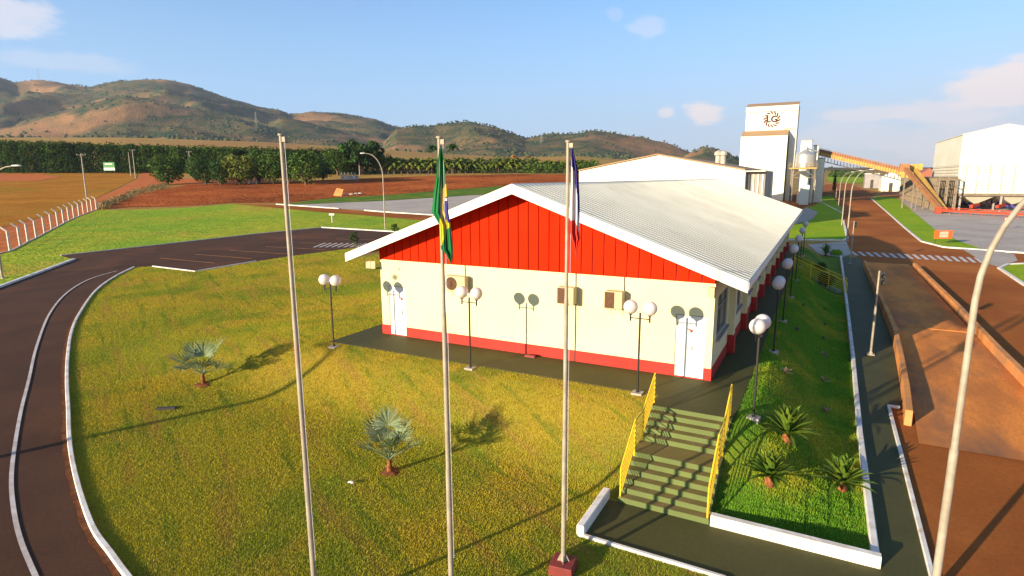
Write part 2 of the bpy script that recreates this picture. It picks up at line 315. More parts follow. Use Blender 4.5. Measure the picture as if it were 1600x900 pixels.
# ------------------------------------------------------------------ terrain
def ss(t): t = 0 if t < 0 else 1 if t > 1 else t; return t * t * (3 - 2 * t)
def lerp(tab, x):
    if x <= tab[0][0]: return tab[0][1]
    for (a, b), (c, d) in zip(tab, tab[1:]):
        if x <= c: return b + (d - b) * (x - a) / (c - a)
    return tab[-1][1]
def zpix(c, y, D):        # height of the point seen at column c, row y at depth D (camera frame)
    px = 800 + (c - 800) * 1.03; v = (450 - (y + .0058 * (px - 800))) / FPX
    return CAM.z + D * (math.cos(pit) * v - math.sin(pit)) / (math.cos(pit) + math.sin(pit) * v)
def ctab(t): return [(800 + (px - 800) / (math.cos(pit) + math.sin(pit) * (450 - y) / FPX), y) for px, y in t]
FOOT = ctab([(-400, 212), (0, 219), (200, 219), (400, 225), (500, 230), (600, 237), (700, 243), (800, 248), (900, 246), (1000, 253), (1100, 261), (1200, 267), (2200, 265)])
def hgt(x, y):
    dx, dy = x - CAM.x, y - CAM.y
    D = dx * HY.x + dy * HY.y; X = dx * HX.x + dy * HX.y
    Dc = max(D, 0.0)
    L = -1.55 + .027 * min(Dc, 100) + .055 * max(0, min(Dc, 300) - 100)
    R = -1.55 + .008 * max(0, min(Dc, 300) - 75) * ss((Dc - 60) / 60)
    k = ss((14 - x) / (22 + .22 * Dc) )
    z = R + (L - R) * k
    if D > 300:
        c = 800 + FPX * X / D
        z += (zpix(c, lerp(FOOT, c), 900) - z) * ss((D - 300) / 600) ** .8
    # raised pad under the office
    x0, x1, y0, y1 = -1.15, 14.93, -2.1, 44.0
    ex = max(x0 - x, 0, x - x1); ey = max(y0 - y, 0, y - y1)
    if x > x1: t = math.hypot(ex / 3.15, ey / 4.0)
    else: t = math.hypot(ex / 12, ey / (4.0 + 2.5 * ss(ex / 9) if y < y0 else 8))
    if t < 1: z = z + (0 - z) * (1 - ss(t))
    return z
def ray(px, py): return FF + RR * (px - 800) / FPX - UU * (py - 450) / FPX
def G(px, py):
    d = ray(px, py); t = 5.0; st = .4
    while t < 3000:
        p = CAM + d * t
        if p.z < hgt(p.x, p.y):
            lo, hi = t - st, t
            for _ in range(25):
                m = (lo + hi) / 2; q = CAM + d * m
                if q.z < hgt(q.x, q.y): hi = m
                else: lo = m
            q = CAM + d * hi; return Vector((q.x, q.y, hgt(q.x, q.y)))
        st = max(.3, t * .01); t += st
    return CAM + d * 3000
def Zat(P, py):           # height above the ground point P that shows at row py
    k = (450 - py) / FPX; q = Vector((P.x, P.y, CAM.z)) - CAM
    a0_, b0_ = q.dot(UU), UU.z; c0_, d0_ = q.dot(FF), FF.z      # (a0+b0 t)/(c0+d0 t) = k
    return CAM.z + (k * c0_ - a0_) / (b0_ - k * d0_)
def onY(px, py, Y): d = ray(px, py); return CAM + d * ((Y - CAM.y) / d.y)
def onX(px, py, X): d = ray(px, py); return CAM + d * ((X - CAM.x) / d.x)
def depth(P): return (Vector(P) - CAM).dot(HY)
def px_m(P): return FPX / max(1, depth(P))        # pixels per metre at P

rings = [1.5]
while rings[-1] < 965: rings.append(rings[-1] + max(.30, rings[-1] * .022))
NA = 540
def polar_mesh(name, rings, na, zf, m, a0=-PI, a1=PI):
    full = abs(a1 - a0 - 2 * PI) < 1e-6; vs = []; nn = na if full else na + 1
    for r in rings:
        for j in range(nn):
            a = a0 + (a1 - a0) * j / na
            x = CAM.x + r * (math.cos(a) * HY.x + math.sin(a) * HX.x); y = CAM.y + r * (math.cos(a) * HY.y + math.sin(a) * HX.y)
            vs.append((x, y, zf(x, y)))
    fs = []
    for i in range(len(rings) - 1):
        for j in range(na):
            k = (j + 1) % nn
            fs.append((i * nn + j, i * nn + k, (i + 1) * nn + k, (i + 1) * nn + j))
    if full: fs.append(tuple(range(nn)))
    me = bpy.data.meshes.new(name); me.from_pydata(vs, [], fs); me.update(); me.materials.append(m)
    me.polygons.foreach_set('use_smooth', [True] * len(me.polygons))
    o = bpy.data.objects.new(name, me); link(o); return o
tag(polar_mesh('ground', rings, NA, hgt, M_base), 'dry golden farmland around the plant and beyond the fields', kind='structure')

def inside(p, poly):
    x, y = p; c = False; n = len(poly)
    for i in range(n):
        x1, y1 = poly[i]; x2, y2 = poly[(i + 1) % n]
        if (y1 > y) != (y2 > y) and x < (x2 - x1) * (y - y1) / (y2 - y1) + x1: c = not c
    return c
def sheet(name, poly, m, layer, label, holes=(), kind='structure', flat=None):
    """ground sheet draped over the terrain; poly in world x,y"""
    def dense(pl):
        r = []
        for i in range(len(pl)):
            a = Vector(pl[i][:2]); b = Vector(pl[(i + 1) % len(pl)][:2])
            st = max(.35, (((a + b) / 2) - CAM.xy).length * .02); n = max(1, int((b - a).length / st))
            for k in range(n): r.append(a + (b - a) * k / n)
        return r
    loops = [dense(poly)] + [dense(h) for h in holes]
    pts = []; edges = []
    for lp in loops:
        b = len(pts); pts += lp; edges += [(b + i, b + (i + 1) % len(lp)) for i in range(len(lp))]
    P0 = [tuple(p) for p in loops[0]]; xs = [p[0] for p in P0]; ys = [p[1] for p in P0]
    for r in rings[::1]:
        st = max(.30, r * .022); na = NA
        for j in range(na):
            a = 2 * PI * j / na - PI
            x = CAM.x + r * (math.cos(a) * HY.x + math.sin(a) * HX.x); y = CAM.y + r * (math.cos(a) * HY.y + math.sin(a) * HX.y)
            if min(xs) < x < max(xs) and min(ys) < y < max(ys) and inside((x, y), P0) and not any(inside((x, y), h) for h in holes): pts.append(Vector((x, y)))
    v, e, f, *_ = delaunay_2d_cdt(pts, edges, [], 1, 1e-4)
    vs = []
    for q in v:
        D = (q - CAM.xy).length
        vs.append((q.x, q.y, (hgt(q.x, q.y) if flat is None else flat) + .006 * layer + .00022 * layer * D))
    fs = []
    for t in f:
        c = (v[t[0]] + v[t[1]] + v[t[2]]) / 3
        if any(inside(c, h) for h in holes): continue
        if not inside(c, P0): continue
        fs.append(list(t))
    me = bpy.data.meshes.new(name); me.from_pydata(vs, [], fs); me.update(); me.materials.append(m)
    me.polygons.foreach_set('use_smooth', [True] * len(me.polygons))
    o = bpy.data.objects.new(name, me); link(o); return tag(o, label, kind=kind)
def gp(L): return [tuple(G(*p).xy) for p in L]
def kerb(name, pts, wd, ht, m, label, closed=False, rise=0.02, base=-.15, zf=hgt):
    pts = [Vector(p[:2]) for p in pts]; P = []
    segs = list(zip(pts, pts[1:])) + ([(pts[-1], pts[0])] if closed else [])
    for a, b in segs:
        n = max(1, int((b - a).length / max(.5, (a - CAM.xy).length * .03)))
        for k in range(n): P.append(a + (b - a) * k / n)
    if not closed: P.append(pts[-1])
    vs = []; n = len(P)
    for i, p in enumerate(P):
        a = P[i - 1] if i or closed else P[0]; b = P[(i + 1) % n] if i < n - 1 or closed else P[-1]
        d = (b - a).normalized(); nx = Vector((-d.y, d.x)); z = zf(p.x, p.y)
        for s_, zz in ((-1, base), (-1, ht - .02), (-.75, ht), (.75, ht), (1, ht - .02), (1, base)):
            q = p + nx * s_ * wd / 2; vs.append((q.x, q.y, z + zz))
    fs = []
    for i in range(n if closed else n - 1):
        for j in range(5): k = (i + 1) % n; fs.append((i * 6 + j, i * 6 + j + 1, k * 6 + j + 1, k * 6 + j))
    if not closed: fs += [tuple(range(6)), tuple(range(n * 6 - 1, n * 6 - 7, -1))]
    mb = MB(); mb.add(vs, fs); o = mb.build(name, m); return tag(o, label, kind='structure')
def spline(pts, n=8):
    r = []; pts = [Vector(p) for p in pts]
    for i in range(len(pts) - 1):
        p0 = pts[max(i - 1, 0)]; p1 = pts[i]; p2 = pts[i + 1]; p3 = pts[min(i + 2, len(pts) - 1)]
        for k in range(n):
            t = k / n; r.append(.5 * ((2 * p1) + (-p0 + p2) * t + (2 * p0 - 5 * p1 + 4 * p2 - p3) * t * t + (-p0 + 3 * p1 - 3 * p2 + p3) * t ** 3))
    r.append(pts[-1]); return r
W_, L_ = 13.78, 42.75
# ---- office path slab, lower path
slab = MB(); slab.prism([(-1.12, -2.05), (12.6, -2.05), (12.6, -2.95), (14.85, -2.95), (14.93, -2.0), (14.93, 44.0), (-1.12, 44.0)], -.6, .03)
tag(slab.build('terrace_pavement', M_green), 'green painted pavement around the red and cream office', kind='structure')
ZL = -1.55
lp = MB(); lp.prism([(12.30, -7.75), (19.27, -7.75), (19.27, -40), (26, -40), (26, -41), (12.3, -41)], 0, 0) if False else None
lower = [(12.30, -5.98), (12.30, -7.75), (15.5, -7.78), (17.2, -9.5), (17.2, -30), (19.2, -30), (19.27, -5.8), (19.29, 4.6), (19.74, 4.6), (20.25, 15), (20.3, 49.5), (18.56, 49.5), (18.45, 19), (18.32, 1.4), (18.32, -6.02), (14.8, -6.02)]
sheet('lower_footpath', lower, M_green, 3, 'green painted lower footpath beside the grass bank', flat=ZL)
# ---- road and lawns on the left
lawn_edge_px = [(202, 906), (174, 868), (147, 830), (128, 780), (115, 730), (109, 690), (107, 640), (105, 600), (106, 560), (112, 520), (125, 490), (150, 455), (180, 433), (210, 418)]
L1 = [G(*p) for p in lawn_edge_px]
L0 = [L1[0] + (L1[0] - L1[1]).normalized() * k for k in (14, 7, 3)]
_d = (L1[0] - L1[2]).normalized(); _s = Vector((-_d.y, _d.x, 0)); L0 = [L1[0] + _d * 8 + _s * 1.2, L1[0] + _d * 5 + _s * .45, L1[0] + _d * 2 + _s * .06]
edge = spline([p.xy for p in L0 + L1], 5)
back = gp([(239, 417), (305, 425), (400, 409), (445, 402), (545, 389)])
bd = (Vector(back[-1]) - Vector(back[-2])).normalized()
back2 = [tuple(Vector(back[-1]) + bd * 12)]
front_lawn = [tuple(p) for p in edge] + back + back2 + [(-1.15, 46), (-1.15, -2.1), (12.55, -2.1), (12.55, -5.9), (12.2, -5.95), (12.2, -7.85), (15.6, -7.9), (17.1, -9.6), (17.1, -24)]
sheet('front_lawn', front_lawn, M_lawn, 1, 'golden green lawn sloping down in front of the office')
bank = [(14.835, -2.9), (14.94, -2.0), (14.95, 44), (15.2, 49.8), (18.40, 49.8), (18.32, 19), (18.2, 1.4), (18.2, -5.9), (14.835, -5.9)]
sheet('grass_bank', bank, M_lawng, 1, 'green grass bank between office terrace and lower footpath')
# left lawn
fence_px = [(-40, 405), (16, 393), (32, 385), (44, 378), (57, 372), (70, 365), (81, 359), (91, 354), (100, 349), (108, 345), (116, 341), (124, 338), (131, 335), (138, 332), (144, 330), (151, 328)]
FEN = [G(*p) for p in fence_px]
llawn_px = [(-260, 480), (-120, 425)] + fence_px + [(200, 328), (290, 325), (362, 319), (430, 325), (560, 336), (675, 346), (735, 352), (700, 375), (622, 363), (503, 356), (400, 366), (240, 384), (95, 400), (116, 406), (60, 426), (0, 448), (-80, 480), (-260, 560)]
llawn = gp(llawn_px)
sheet('side_lawn', llawn, M_lawnfar, 1, 'bright green lawn between concrete post fence and parking lot')
# asphalt: one big sheet under the drives
asp_px = [(-260, 560), (-80, 480), (0, 448), (60, 426), (116, 406), (95, 400), (240, 384), (400, 366), (503, 356), (622, 363), (700, 370)]
asp = gp(asp_px) + [(-15, 62), (-1.3, 62), (-1.3, 45)] + back2[::-1] + back[::-1] + [tuple(p) for p in edge][::-1] + [(6, -30), (-45, -30)]
sheet('asphalt_drive', asp, M_asph, 1, 'dark brown asphalt drive and parking lot curving round the lawn')
kerb('lawn_kerb', [p for p in edge], .12, .10, M_kerb, 'white painted kerb curving round the front lawn')
kerb('parking_kerb', back[:3], .14, .10, M_kerb, 'white kerb at the corner of the parking lot')
kerb('drive_kerb', gp([(-260, 560), (-80, 480), (0, 449), (60, 427), (116, 406)]), .3, .14, M_kerb, 'pale kerb on the outer side of the drive')
kerb('drive_kerb', gp([(95, 400), (240, 384), (400, 366), (503, 356)]), .25, .10, M_conc, 'grey kerb between side lawn and parking lot')
kerb('drive_kerb', gp([(503, 356), (622, 363), (700, 369)]), .3, .14, M_kerb, 'white kerb at the far side of the parking lot')
def ribbon(name, pts, wd, m, layer, label, dash=None):
    pts = [Vector(p[:2]) for p in pts]; P = []
    for a, b in zip(pts, pts[1:]):
        n = max(1, int((b - a).length / .5))
        for k in range(n): P.append(a + (b - a) * k / n)
    P.append(pts[-1]); vs = []
    for i, p in enumerate(P):
        d = (P[min(i + 1, len(P) - 1)] - P[max(i - 1, 0)]).normalized(); nx = Vector((-d.y, d.x)) * wd / 2
        for q in (p - nx, p + nx): vs.append((q.x, q.y, hgt(q.x, q.y) + .006 * layer + .00020 * layer * (q - CAM.xy).length))
    mb = MB(); mb.add(vs, [(2 * i, 2 * i + 2, 2 * i + 3, 2 * i + 1) for i in range(len(P) - 1)])
    return tag(mb.build(name, m), label, kind='structure')
cl = spline([p.xy for p in [G(*q) for q in [(55, 900), (33, 847), (22, 800), (18, 750), (23, 700), (33, 643), (45, 595), (58, 540), (78, 490), (105, 458), (140, 437), (183, 424)]]], 5)
ribbon('road_line', [cl[0] + (cl[0] - cl[1]).normalized() * 5] + cl, .10, M_line, 3, 'pale centre line painted on the drive')
off_e = []
for i, p in enumerate(edge):
    a_ = edge[max(i - 1, 0)]; c_ = edge[min(i + 1, len(edge) - 1)]; d_ = (Vector(c_) - Vector(a_)).normalized(); nx_ = Vector((-d_.y, d_.x))
    off_e.append(Vector(p) + nx_ * (.13 + .02 * math.sin(i * 1.7)))
M_dust = mat('dust_edge', (.20, .072, .028), (.10, .042, .020), 5.0, .95, lo=.35, hi=.6, spec=.05)
ribbon('kerb_dust', off_e, .12, M_dust, 2.5, 'thin line of orange dust washed against the lawn kerb')
# parking marks: hatch and bay lines
hm = MB()
for i in range(12):
    a = G(490 + i * 9.5, 387 - .05 * i); b = G(508 + i * 9.2, 380 + .06 * i)
    d = (b - a).normalized(); nx = Vector((-d.y, d.x, 0)) * .12; up = Vector((0, 0, .035))
    hm.add([a - nx + up, b - nx + up, b + nx + up, a + nx + up], [(0, 1, 2, 3)])
tag(hm.build('road_markings', M_line), 'white hatched no parking marking in the parking lot', kind='structure')
for i in range(6):
    ribbon('bay_line', gp([(250 + i * 55, 404 - i * 6), (335 + i * 58, 412 - i * 7)]), .10, M_orc, 3, 'faded bay line painted in the parking lot')
# far ground sheets
sheet('back_road', gp([(362, 318), (432, 321), (530, 327), (700, 339), (760, 343), (735, 352), (675, 346), (560, 336), (430, 325)]), M_asphr, 2, 'brown road behind the side lawn')
sheet('gravel_yard', gp([(440, 320), (600, 313), (775, 303), (880, 296), (1000, 300), (900, 345), (760, 342), (690, 338), (570, 329)]), M_grav, 1, 'grey gravel yard behind the office')
sheet('grass_strip', gp([(448, 319), (520, 310), (600, 306), (790, 291), (860, 290), (775, 303), (600, 314), (450, 320.5)]), M_lawng, 3, 'dark green grass strip between gravel and plowed field')
kerb('yard_kerb', gp([(432, 319.5), (530, 326.5)]), .3, .16, M_kerb, 'white kerb along the near side of gravel yard')
kerb('yard_kerb', gp([(570, 329), (675, 336.5), (760, 342)]), .3, .16, M_kerb, 'white kerb continuing along gravel yard behind office roof')
plow = gp([(160, 327), (200, 324), (290, 322), (362, 317), (450, 317), (520, 309), (600, 305), (790, 290), (860, 289), (1000, 285), (1100, 283), (1100, 274), (935, 273), (800, 272.5), (690, 275), (560, 279), (420, 285.5), (300, 289), (225, 300)])
sheet('plowed_field', plow, M_plow, 2, 'dark red plowed field behind the lawns')
sheet('dirt_road', gp([(-120, 470), (-120, 392), (0, 358), (60, 342), (110, 327), (150, 312), (190, 293), (215, 280), (222, 270), (242, 270), (262, 285), (240, 291), (205, 303), (165, 320), (152, 328), (116, 341), (60, 370), (16, 393), (-40, 410)]), M_dirt, 2, 'bright orange dirt road running to the trees')
sheet('dry_field', gp([(-300, 400), (-300, 275), (0, 271), (100, 269), (215, 269), (213, 279), (188, 292), (148, 311), (108, 326), (58, 341), (0, 357), (-120, 391)]), M_dry, 1, 'dry golden grass field left of the dirt road')
sheet('red_soil_patch', gp([(-100, 286), (-100, 273), (60, 272), (95, 277), (60, 283)]), M_dirt, 2, 'red bare soil strip at the back of dry field')
sheet('dirt_verge', gp([(262, 289), (262, 278), (300, 280), (420, 281), (420, 286), (300, 289.5)]), M_dirt, 3, 'orange bare soil under the round trees')
# ---- right side: roads
def P2(px, py): return tuple(G(px, py).xy)
sheet('main_road', [(19.33, -30), (19.33, 4.6), (19.72, 4.7), (20.25, 15), (20.3, 49.5), (19.8, 52), P2(1322, 375), P2(1318, 356), P2(1316, 334), P2(1284, 316), P2(1283, 306), P2(1245, 301), (5.5, 150), P2(1290, 288), P2(1330, 287), P2(1350, 296), P2(1372, 300), P2(1360, 311), P2(1400, 345), P2(1440, 379), P2(1475, 388), P2(1600, 397), (60, 66), (75, 40), (60, -30)], M_asphr, 1, 'rust coloured dusty asphalt road past the plant')
sheet('yard_apron', gp([(1150, 330), (1195, 302), (1283, 304), (1284, 316), (1262, 322), (1240, 330), (1200, 345)]), M_asphr, 2, 'brown yard in front of the white tower')
sheet('paving_patch', gp([(1225, 340), (1260, 325), (1278, 332), (1270, 343), (1240, 352)]), M_grav, 3, 'pale paving patch behind the office corner')
sheet('corner_lawn', gp([(1215, 375), (1228, 352), (1262, 326), (1284, 316), (1316, 334), (1318, 352), (1323, 374), (1300, 376), (1232, 374)]), M_lawnr, 2, 'green lawn at the road corner behind the office')
sheet('lamp_verge', gp([(1284, 316), (1284, 308), (1300, 306), (1316, 326), (1317, 334)]), M_lawnr, 3, 'narrow green verge with the far street lamps')
kerb('verge_kerb', gp([(1284, 307), (1283, 316), (1317, 334)]), .3, .15, M_kerb, 'white kerb round the narrow lamp verge')
kerb('verge_kerb', gp([(1318, 345), (1324, 373), (1318, 376), (1230, 375)]), .3, .15, M_kerb, 'white kerb round the road corner lawn')
verge = gp([(1361, 310), (1375, 307), (1400, 308), (1425, 330), (1460, 358), (1500, 378), (1540, 391), (1475, 386), (1440, 377), (1400, 344)])
sheet('road_verge', verge, M_lawnr, 2, 'bright green verge between road and gravel yard')
kerb('road_kerb', gp([(1361, 310), (1400, 344.5), (1440, 378), (1475, 387), (1600, 396), (1750, 403)]), .3, .15, M_kerb, 'long white kerb between road and gravel yard')
sheet('plant_gravel', gp([(1378, 311), (1390, 307), (1440, 318), (1470, 322), (1700, 322), (1750, 401), (1600, 395), (1540, 391), (1500, 379), (1460, 359), (1425, 331)]), M_grav, 1, 'pale gravel yard in front of the raised silo building')
sheet('side_verge_dirt', gp([(1372, 307), (1380, 299), (1450, 305), (1700, 312), (1700, 324), (1470, 324), (1404, 311)]), M_dirt, 2, 'sandy orange strip under the silo building')
isl = gp([(1560, 419), (1575, 414), (1620, 412), (1700, 430), (1700, 500), (1600, 445)])
sheet('traffic_island', isl, M_lawnr, 2, 'small green traffic island at right edge')
kerb('island_kerb', gp([(1700, 500), (1600, 446), (1561, 420), (1575, 414), (1620, 412)]), .3, .15, M_kerb, 'white kerb round the small traffic island')
sheet('paved_crossing', gp([(1500, 388), (1560, 392), (1585, 398), (1590, 408), (1558, 417), (1540, 412)]), M_grav, 2, 'pale block paving at the end of the crosswalk')
sheet('paved_crossing', gp([(1262, 383), (1322, 378), (1330, 398), (1316, 403), (1280, 398)]), M_grav, 3, 'pale block paving at the office end of crosswalk')
cw = MB()
for i in range(18):
    t = i / 17; a = G(1318 + 206 * t, 391.5 + 10.5 * t + 1.0); b = G(1327 + 208 * t, 399.0 + 12.5 * t)
    d = (b - a).normalized(); nx = Vector((-d.y, d.x, 0)) * .17; up = Vector((0, 0, .04))
    cw.add([a - nx + up, b - nx + up, b + nx + up, a + nx + up], [(0, 1, 2, 3)])
tag(cw.build('crosswalk', M_line), 'white zebra stripes across the dusty road', kind='structure')
sheet('green_far_field', gp([(1296, 284), (1290, 277), (1345, 277), (1352, 284), (1340, 287)]), M_lawnr, 2, 'far bright green field beyond the road')

# kerbs of the lower path
kerb('path_kerb', [(18.26, -5.94), (18.26, 1.4), (18.36, 10), (18.42, 19), (18.5, 35), (18.56, 49.5)], .16, .20, M_kerb, 'white kerb between grass bank and lower footpath', zf=lambda x, y: ZL)
kerb('path_kerb', [(14.86, -5.94), (18.34, -5.94)], .20, .30, M_kerb, 'thick white kerb closing the grass bank at its foot', zf=lambda x, y: ZL)
kerb('path_kerb', [(12.24, -5.9), (12.24, -7.80)], .18, .28, M_kerb, 'white sloping kerb left of the stair foot', zf=lambda x, y: ZL)
kerb('path_kerb', [(12.2, -7.80), (15.45, -7.85), (17.12, -9.55), (17.12, -20)], .10, .08, M_kerb, 'thin white kerb along the front of lower footpath', zf=lambda x, y: ZL)
kerb('path_kerb', [(19.64, 4.62), (19.30, 4.62), (19.29, -.58), (19.27, -5.8), (19.25, -20)], .11, .10, M_kerb, 'white kerb edging the footpath beside the red road', zf=lambda x, y: ZL)

# ------------------------------------------------------------------ grass blades
def grass(name, poly, holes, n_fun, m, label, dmax, hgt_b=.036):
    rng = np.random.default_rng(3); xs = [p[0] for p in poly]; ys = [p[1] for p in poly]
    v = []; cnt = 0; area_step = .5
    x = min(xs)
    pts = []
    while x < max(xs):
        y = min(ys)
        while y < max(ys):
            cx, cy = x + .25, y + .25
            d = Vector((cx, cy, -1)) - CAM; D = d.dot(FF)
            if D > 3 and D < dmax:
                pu = 800 + FPX * d.dot(RR) / D; pv = 450 - FPX * d.dot(UU) / D
                if -80 < pu < 1680 and pv < 960:
                    dens = n_fun(D)
                    k = int(dens * .25); 
                    pts.append((x, y, k, D))
            y += .5
        x += .5
    V = []
    for x, y, k, D in pts:
        if not inside((x + .25, y + .25), poly):
            q = [inside((x + a, y + b), poly) for a, b in ((0, 0), (.5, 0), (0, .5), (.5, .5))]
            if not any(q): continue
        r = rng.random((k, 6)); 
        full = all(inside((x + a, y + b), poly) for a, b in ((0, 0), (.5, 0), (0, .5), (.5, .5)))
        z00, z10, z01 = hgt(x, y), hgt(x + .5, y), hgt(x, y + .5)
        sc = (1 + D / 24)
        for a in r:
            X = x + .5 * a[0]; Y = y + .5 * a[1]
            if not full and not inside((X, Y), poly): continue
            Z = z00 + (z10 - z00) * a[0] + (z01 - z00) * a[1]
            an = a[2] * 6.283; w2 = (.004 + .004 * a[3]) * sc; h = hgt_b * (.5 + a[4]) * (.75 + .25 * sc); le = h * .6 * a[5]
            dx, dy = math.cos(an), math.sin(an)
            V += [(X - dy * w2, Y + dx * w2, Z), (X + dy * w2, Y - dx * w2, Z), (X + dx * le, Y + dy * le, Z + h)]
    V = np.array(V, dtype=np.float32); nt_ = len(V) // 3
    me = bpy.data.meshes.new(name); me.vertices.add(len(V)); me.vertices.foreach_set('co', V.ravel())
    me.loops.add(len(V)); me.loops.foreach_set('vertex_index', np.arange(len(V), dtype=np.int32))
    me.polygons.add(nt_); me.polygons.foreach_set('loop_start', np.arange(0, len(V), 3, dtype=np.int32)); me.polygons.foreach_set('loop_total', np.full(nt_, 3, dtype=np.int32))
    me.update(calc_edges=True); me.materials.append(m); o = bpy.data.objects.new(name, me); link(o)
    print(name, nt_); return tag(o, label, 'grass', kind='stuff')
grass('lawn_grass', front_lawn, (), lambda D: 3300 * min(1, (13 / D)) ** 1.35, M_blade, 'short golden green grass blades on the front lawn', 70)
grass('bank_grass', bank, (), lambda D: 2600 * min(1, (13 / D)) ** 1.35, M_bladeg, 'short green grass blades on the bank by footpath', 50, .045)

# ------------------------------------------------------------------ hills
def zc(c, y, D): return zpix(c, y, D)
SKY = [(-700, 130), (-300, 95), (-100, 105), (0, 120), (25, 128), (60, 124), (90, 127), (118, 133), (145, 135), (180, 127), (240, 124), (260, 124), (300, 132), (340, 147), (380, 159), (420, 170), (440, 172), (455, 178), (490, 174), (540, 178), (590, 187), (615, 197), (640, 200), (700, 220), (760, 240), (800, 262), (820, 285)]
S1 = [(-300, 220), (-60, 222), (0, 205), (50, 185), (100, 172), (150, 160), (195, 149), (240, 155), (300, 168), (360, 182), (420, 197), (480, 215), (530, 235), (560, 262)]
S2 = [(360, 230), (400, 205), (440, 183), (470, 187), (510, 200), (560, 214), (620, 232), (680, 262)]
H2 = [(570, 262), (600, 225), (620, 201), (650, 197), (680, 198), (700, 192), (735, 190), (770, 197), (800, 208), (830, 217), (860, 240), (900, 275)]
H3 = [(760, 275), (790, 240), (820, 219), (850, 210), (900, 208), (930, 204), (970, 209), (1010, 216), (1050, 226), (1080, 238), (1110, 250), (1160, 275)]
H4 = [(1040, 280), (1060, 250), (1080, 237), (1105, 229), (1130, 237), (1160, 250), (1200, 262), (1260, 272), (1300, 285)]
SKY, S1, S2, H2, H3, H4 = [ctab(t_) for t_ in (SKY, S1, S2, H2, H3, H4)]
RG = [(SKY, 2300, 1000), (S1, 1450, 900), (S2, 1600, 950), (H2, 1500, 900), (H3, 1450, 900), (H4, 1250, 900)]
def hillz(x, y):
    dx, dy = x - CAM.x, y - CAM.y; D = dx * HY.x + dy * HY.y; X = dx * HX.x + dy * HX.y
    r = math.hypot(dx, dy)
    if D < 50: return -20
    c = 800 + FPX * X / D
    c = max(-1500, min(3000, c))
    base = zpix(c, lerp(FOOT, c), 900)
    z = hgt(x, y) - (1.2 if r < 985 else 0)
    p = Vector((x * .0022, y * .0022, 0))
    nb = noise.fractal(p * 1.0, 1.0, 2.0, 4)
    gul = abs(noise.noise(Vector((x * .0045, y * .0045, 3)))) * 2
    dfn = 70 * noise.noise(Vector((c * .012, 5, 2))) + 60
    for tab, Dc, Df in RG:
        Df = Df + dfn; yc = lerp(tab, c)
        zz = zpix(c, yc, Dc)
        if zz < base or D < Df: continue
        if D <= Dc: t = (D - Df) / (Dc - Df); t = max(0, t); s_ = (.62 * t + .38 * ss(t)); mid = 4 * t * (1 - t)
        else: t = 1 - (D - Dc) / 900; t = max(0, t); s_ = t; mid = 4 * t * (1 - t)
        h = (zz - base) * s_
        h += (-gul * .28 + nb * .10) * (zz - base) * mid * .6
        z = max(z, base + h)
    z += 2.5 * noise.fractal(Vector((x * .02, y * .02, 1)), 1.0, 2.0, 3) if D > 950 else 0
    return z
M_hill = mat('hill_grass', (.40, .20, .085), (.28, .15, .065), .006, .95, .8, .25, c3=(.035, .065, .028), s3=.0036, lo3=.44, hi3=.51, c4=(.20, .13, .055), s4=.03, f4=.75, dist=3, detail=8, spec=.05)
hr = [950]
while hr[-1] < 3400: hr.append(hr[-1] * 1.012)
while hr[-1] < 6400: hr.append(hr[-1] * 1.12)
a0 = math.atan2(-1800, FPX); a1 = math.atan2(2000, FPX)
tag(polar_mesh('hills', [h / 1.0 for h in hr], 620, hillz, M_hill, a0, a1), 'brown and green hills rising behind the farmland', kind='structure')
# scrub scattered on the hills
mb = MB(); rnd = random.Random(5)
ico = bmesh.new(); bmesh.ops.create_icosphere(ico, subdivisions=1, radius=1); IV = [v.co.copy() for v in ico.verts]; IF = [[v.index for v in f.verts] for f in ico.faces]; ico.free()
def blob(mb, c, r, rz, m=0):
    k = rnd.random() * 9
    mb.add([(c.x + v.x * r * (1 + .35 * noise.noise(v * 1.7 + Vector((k, k, 0)))), c.y + v.y * r * (1 + .35 * noise.noise(v * 1.7 + Vector((0, k, k)))), c.z + v.z * rz * (1 + .3 * noise.noise(v * 2 + Vector((k, 0, k))))) for v in IV], IF, m)
for i in range(7500):
    c = rnd.uniform(-250, 1200); D = rnd.uniform(930, 2350); X = (c - 800) / FPX * D
    x = CAM.x + HY.x * D + HX.x * X; y = CAM.y + HY.y * D + HX.y * X
    if noise.noise(Vector((x * .004, y * .004, 9))) < -.05 and rnd.random() < .8: continue
    z = hillz(x, y); r = rnd.uniform(1.2, 3.4); blob(mb, Vector((x, y, z + r * .4)), r, r * .8)
for i in range(900):      # bushes and trees in the pastures at the foot of the hills
    c = rnd.uniform(-250, 1150); D = rnd.uniform(780, 1080); X = (c - 800) / FPX * D
    x = CAM.x + HY.x * D + HX.x * X; y = CAM.y + HY.y * D + HX.y * X
    if noise.noise(Vector((x * .006, y * .012, 4))) < .0 and rnd.random() < .8: continue
    r = rnd.uniform(1.5, 3.6); blob(mb, Vector((x, y, max(hillz(x, y), hgt(x, y)) + r * .5)), r, r * .8)
for i in range(420):      # trees along the skyline
    tab, Dc, _ = rnd.choice(RG[:1] + RG[3:]); c = rnd.uniform(tab[0][0], tab[-1][0]); D = Dc + rnd.uniform(-25, 5); X = (c - 800) / FPX * D
    if c < -200: continue
    x = CAM.x + HY.x * D + HX.x * X; y = CAM.y + HY.y * D + HX.y * X; z = hillz(x, y); r = rnd.uniform(1.2, 2.8)
    blob(mb, Vector((x, y, z + r * 1.1)), r, r * .9)
M_scrub = mat('hill_scrub', (.04, .065, .022), (.07, .085, .03), .02, .95)
tag(mb.build('hill_scrub', M_scrub, smooth=True), 'scattered dark bushes and small trees on the hills', 'scrub', kind='stuff')

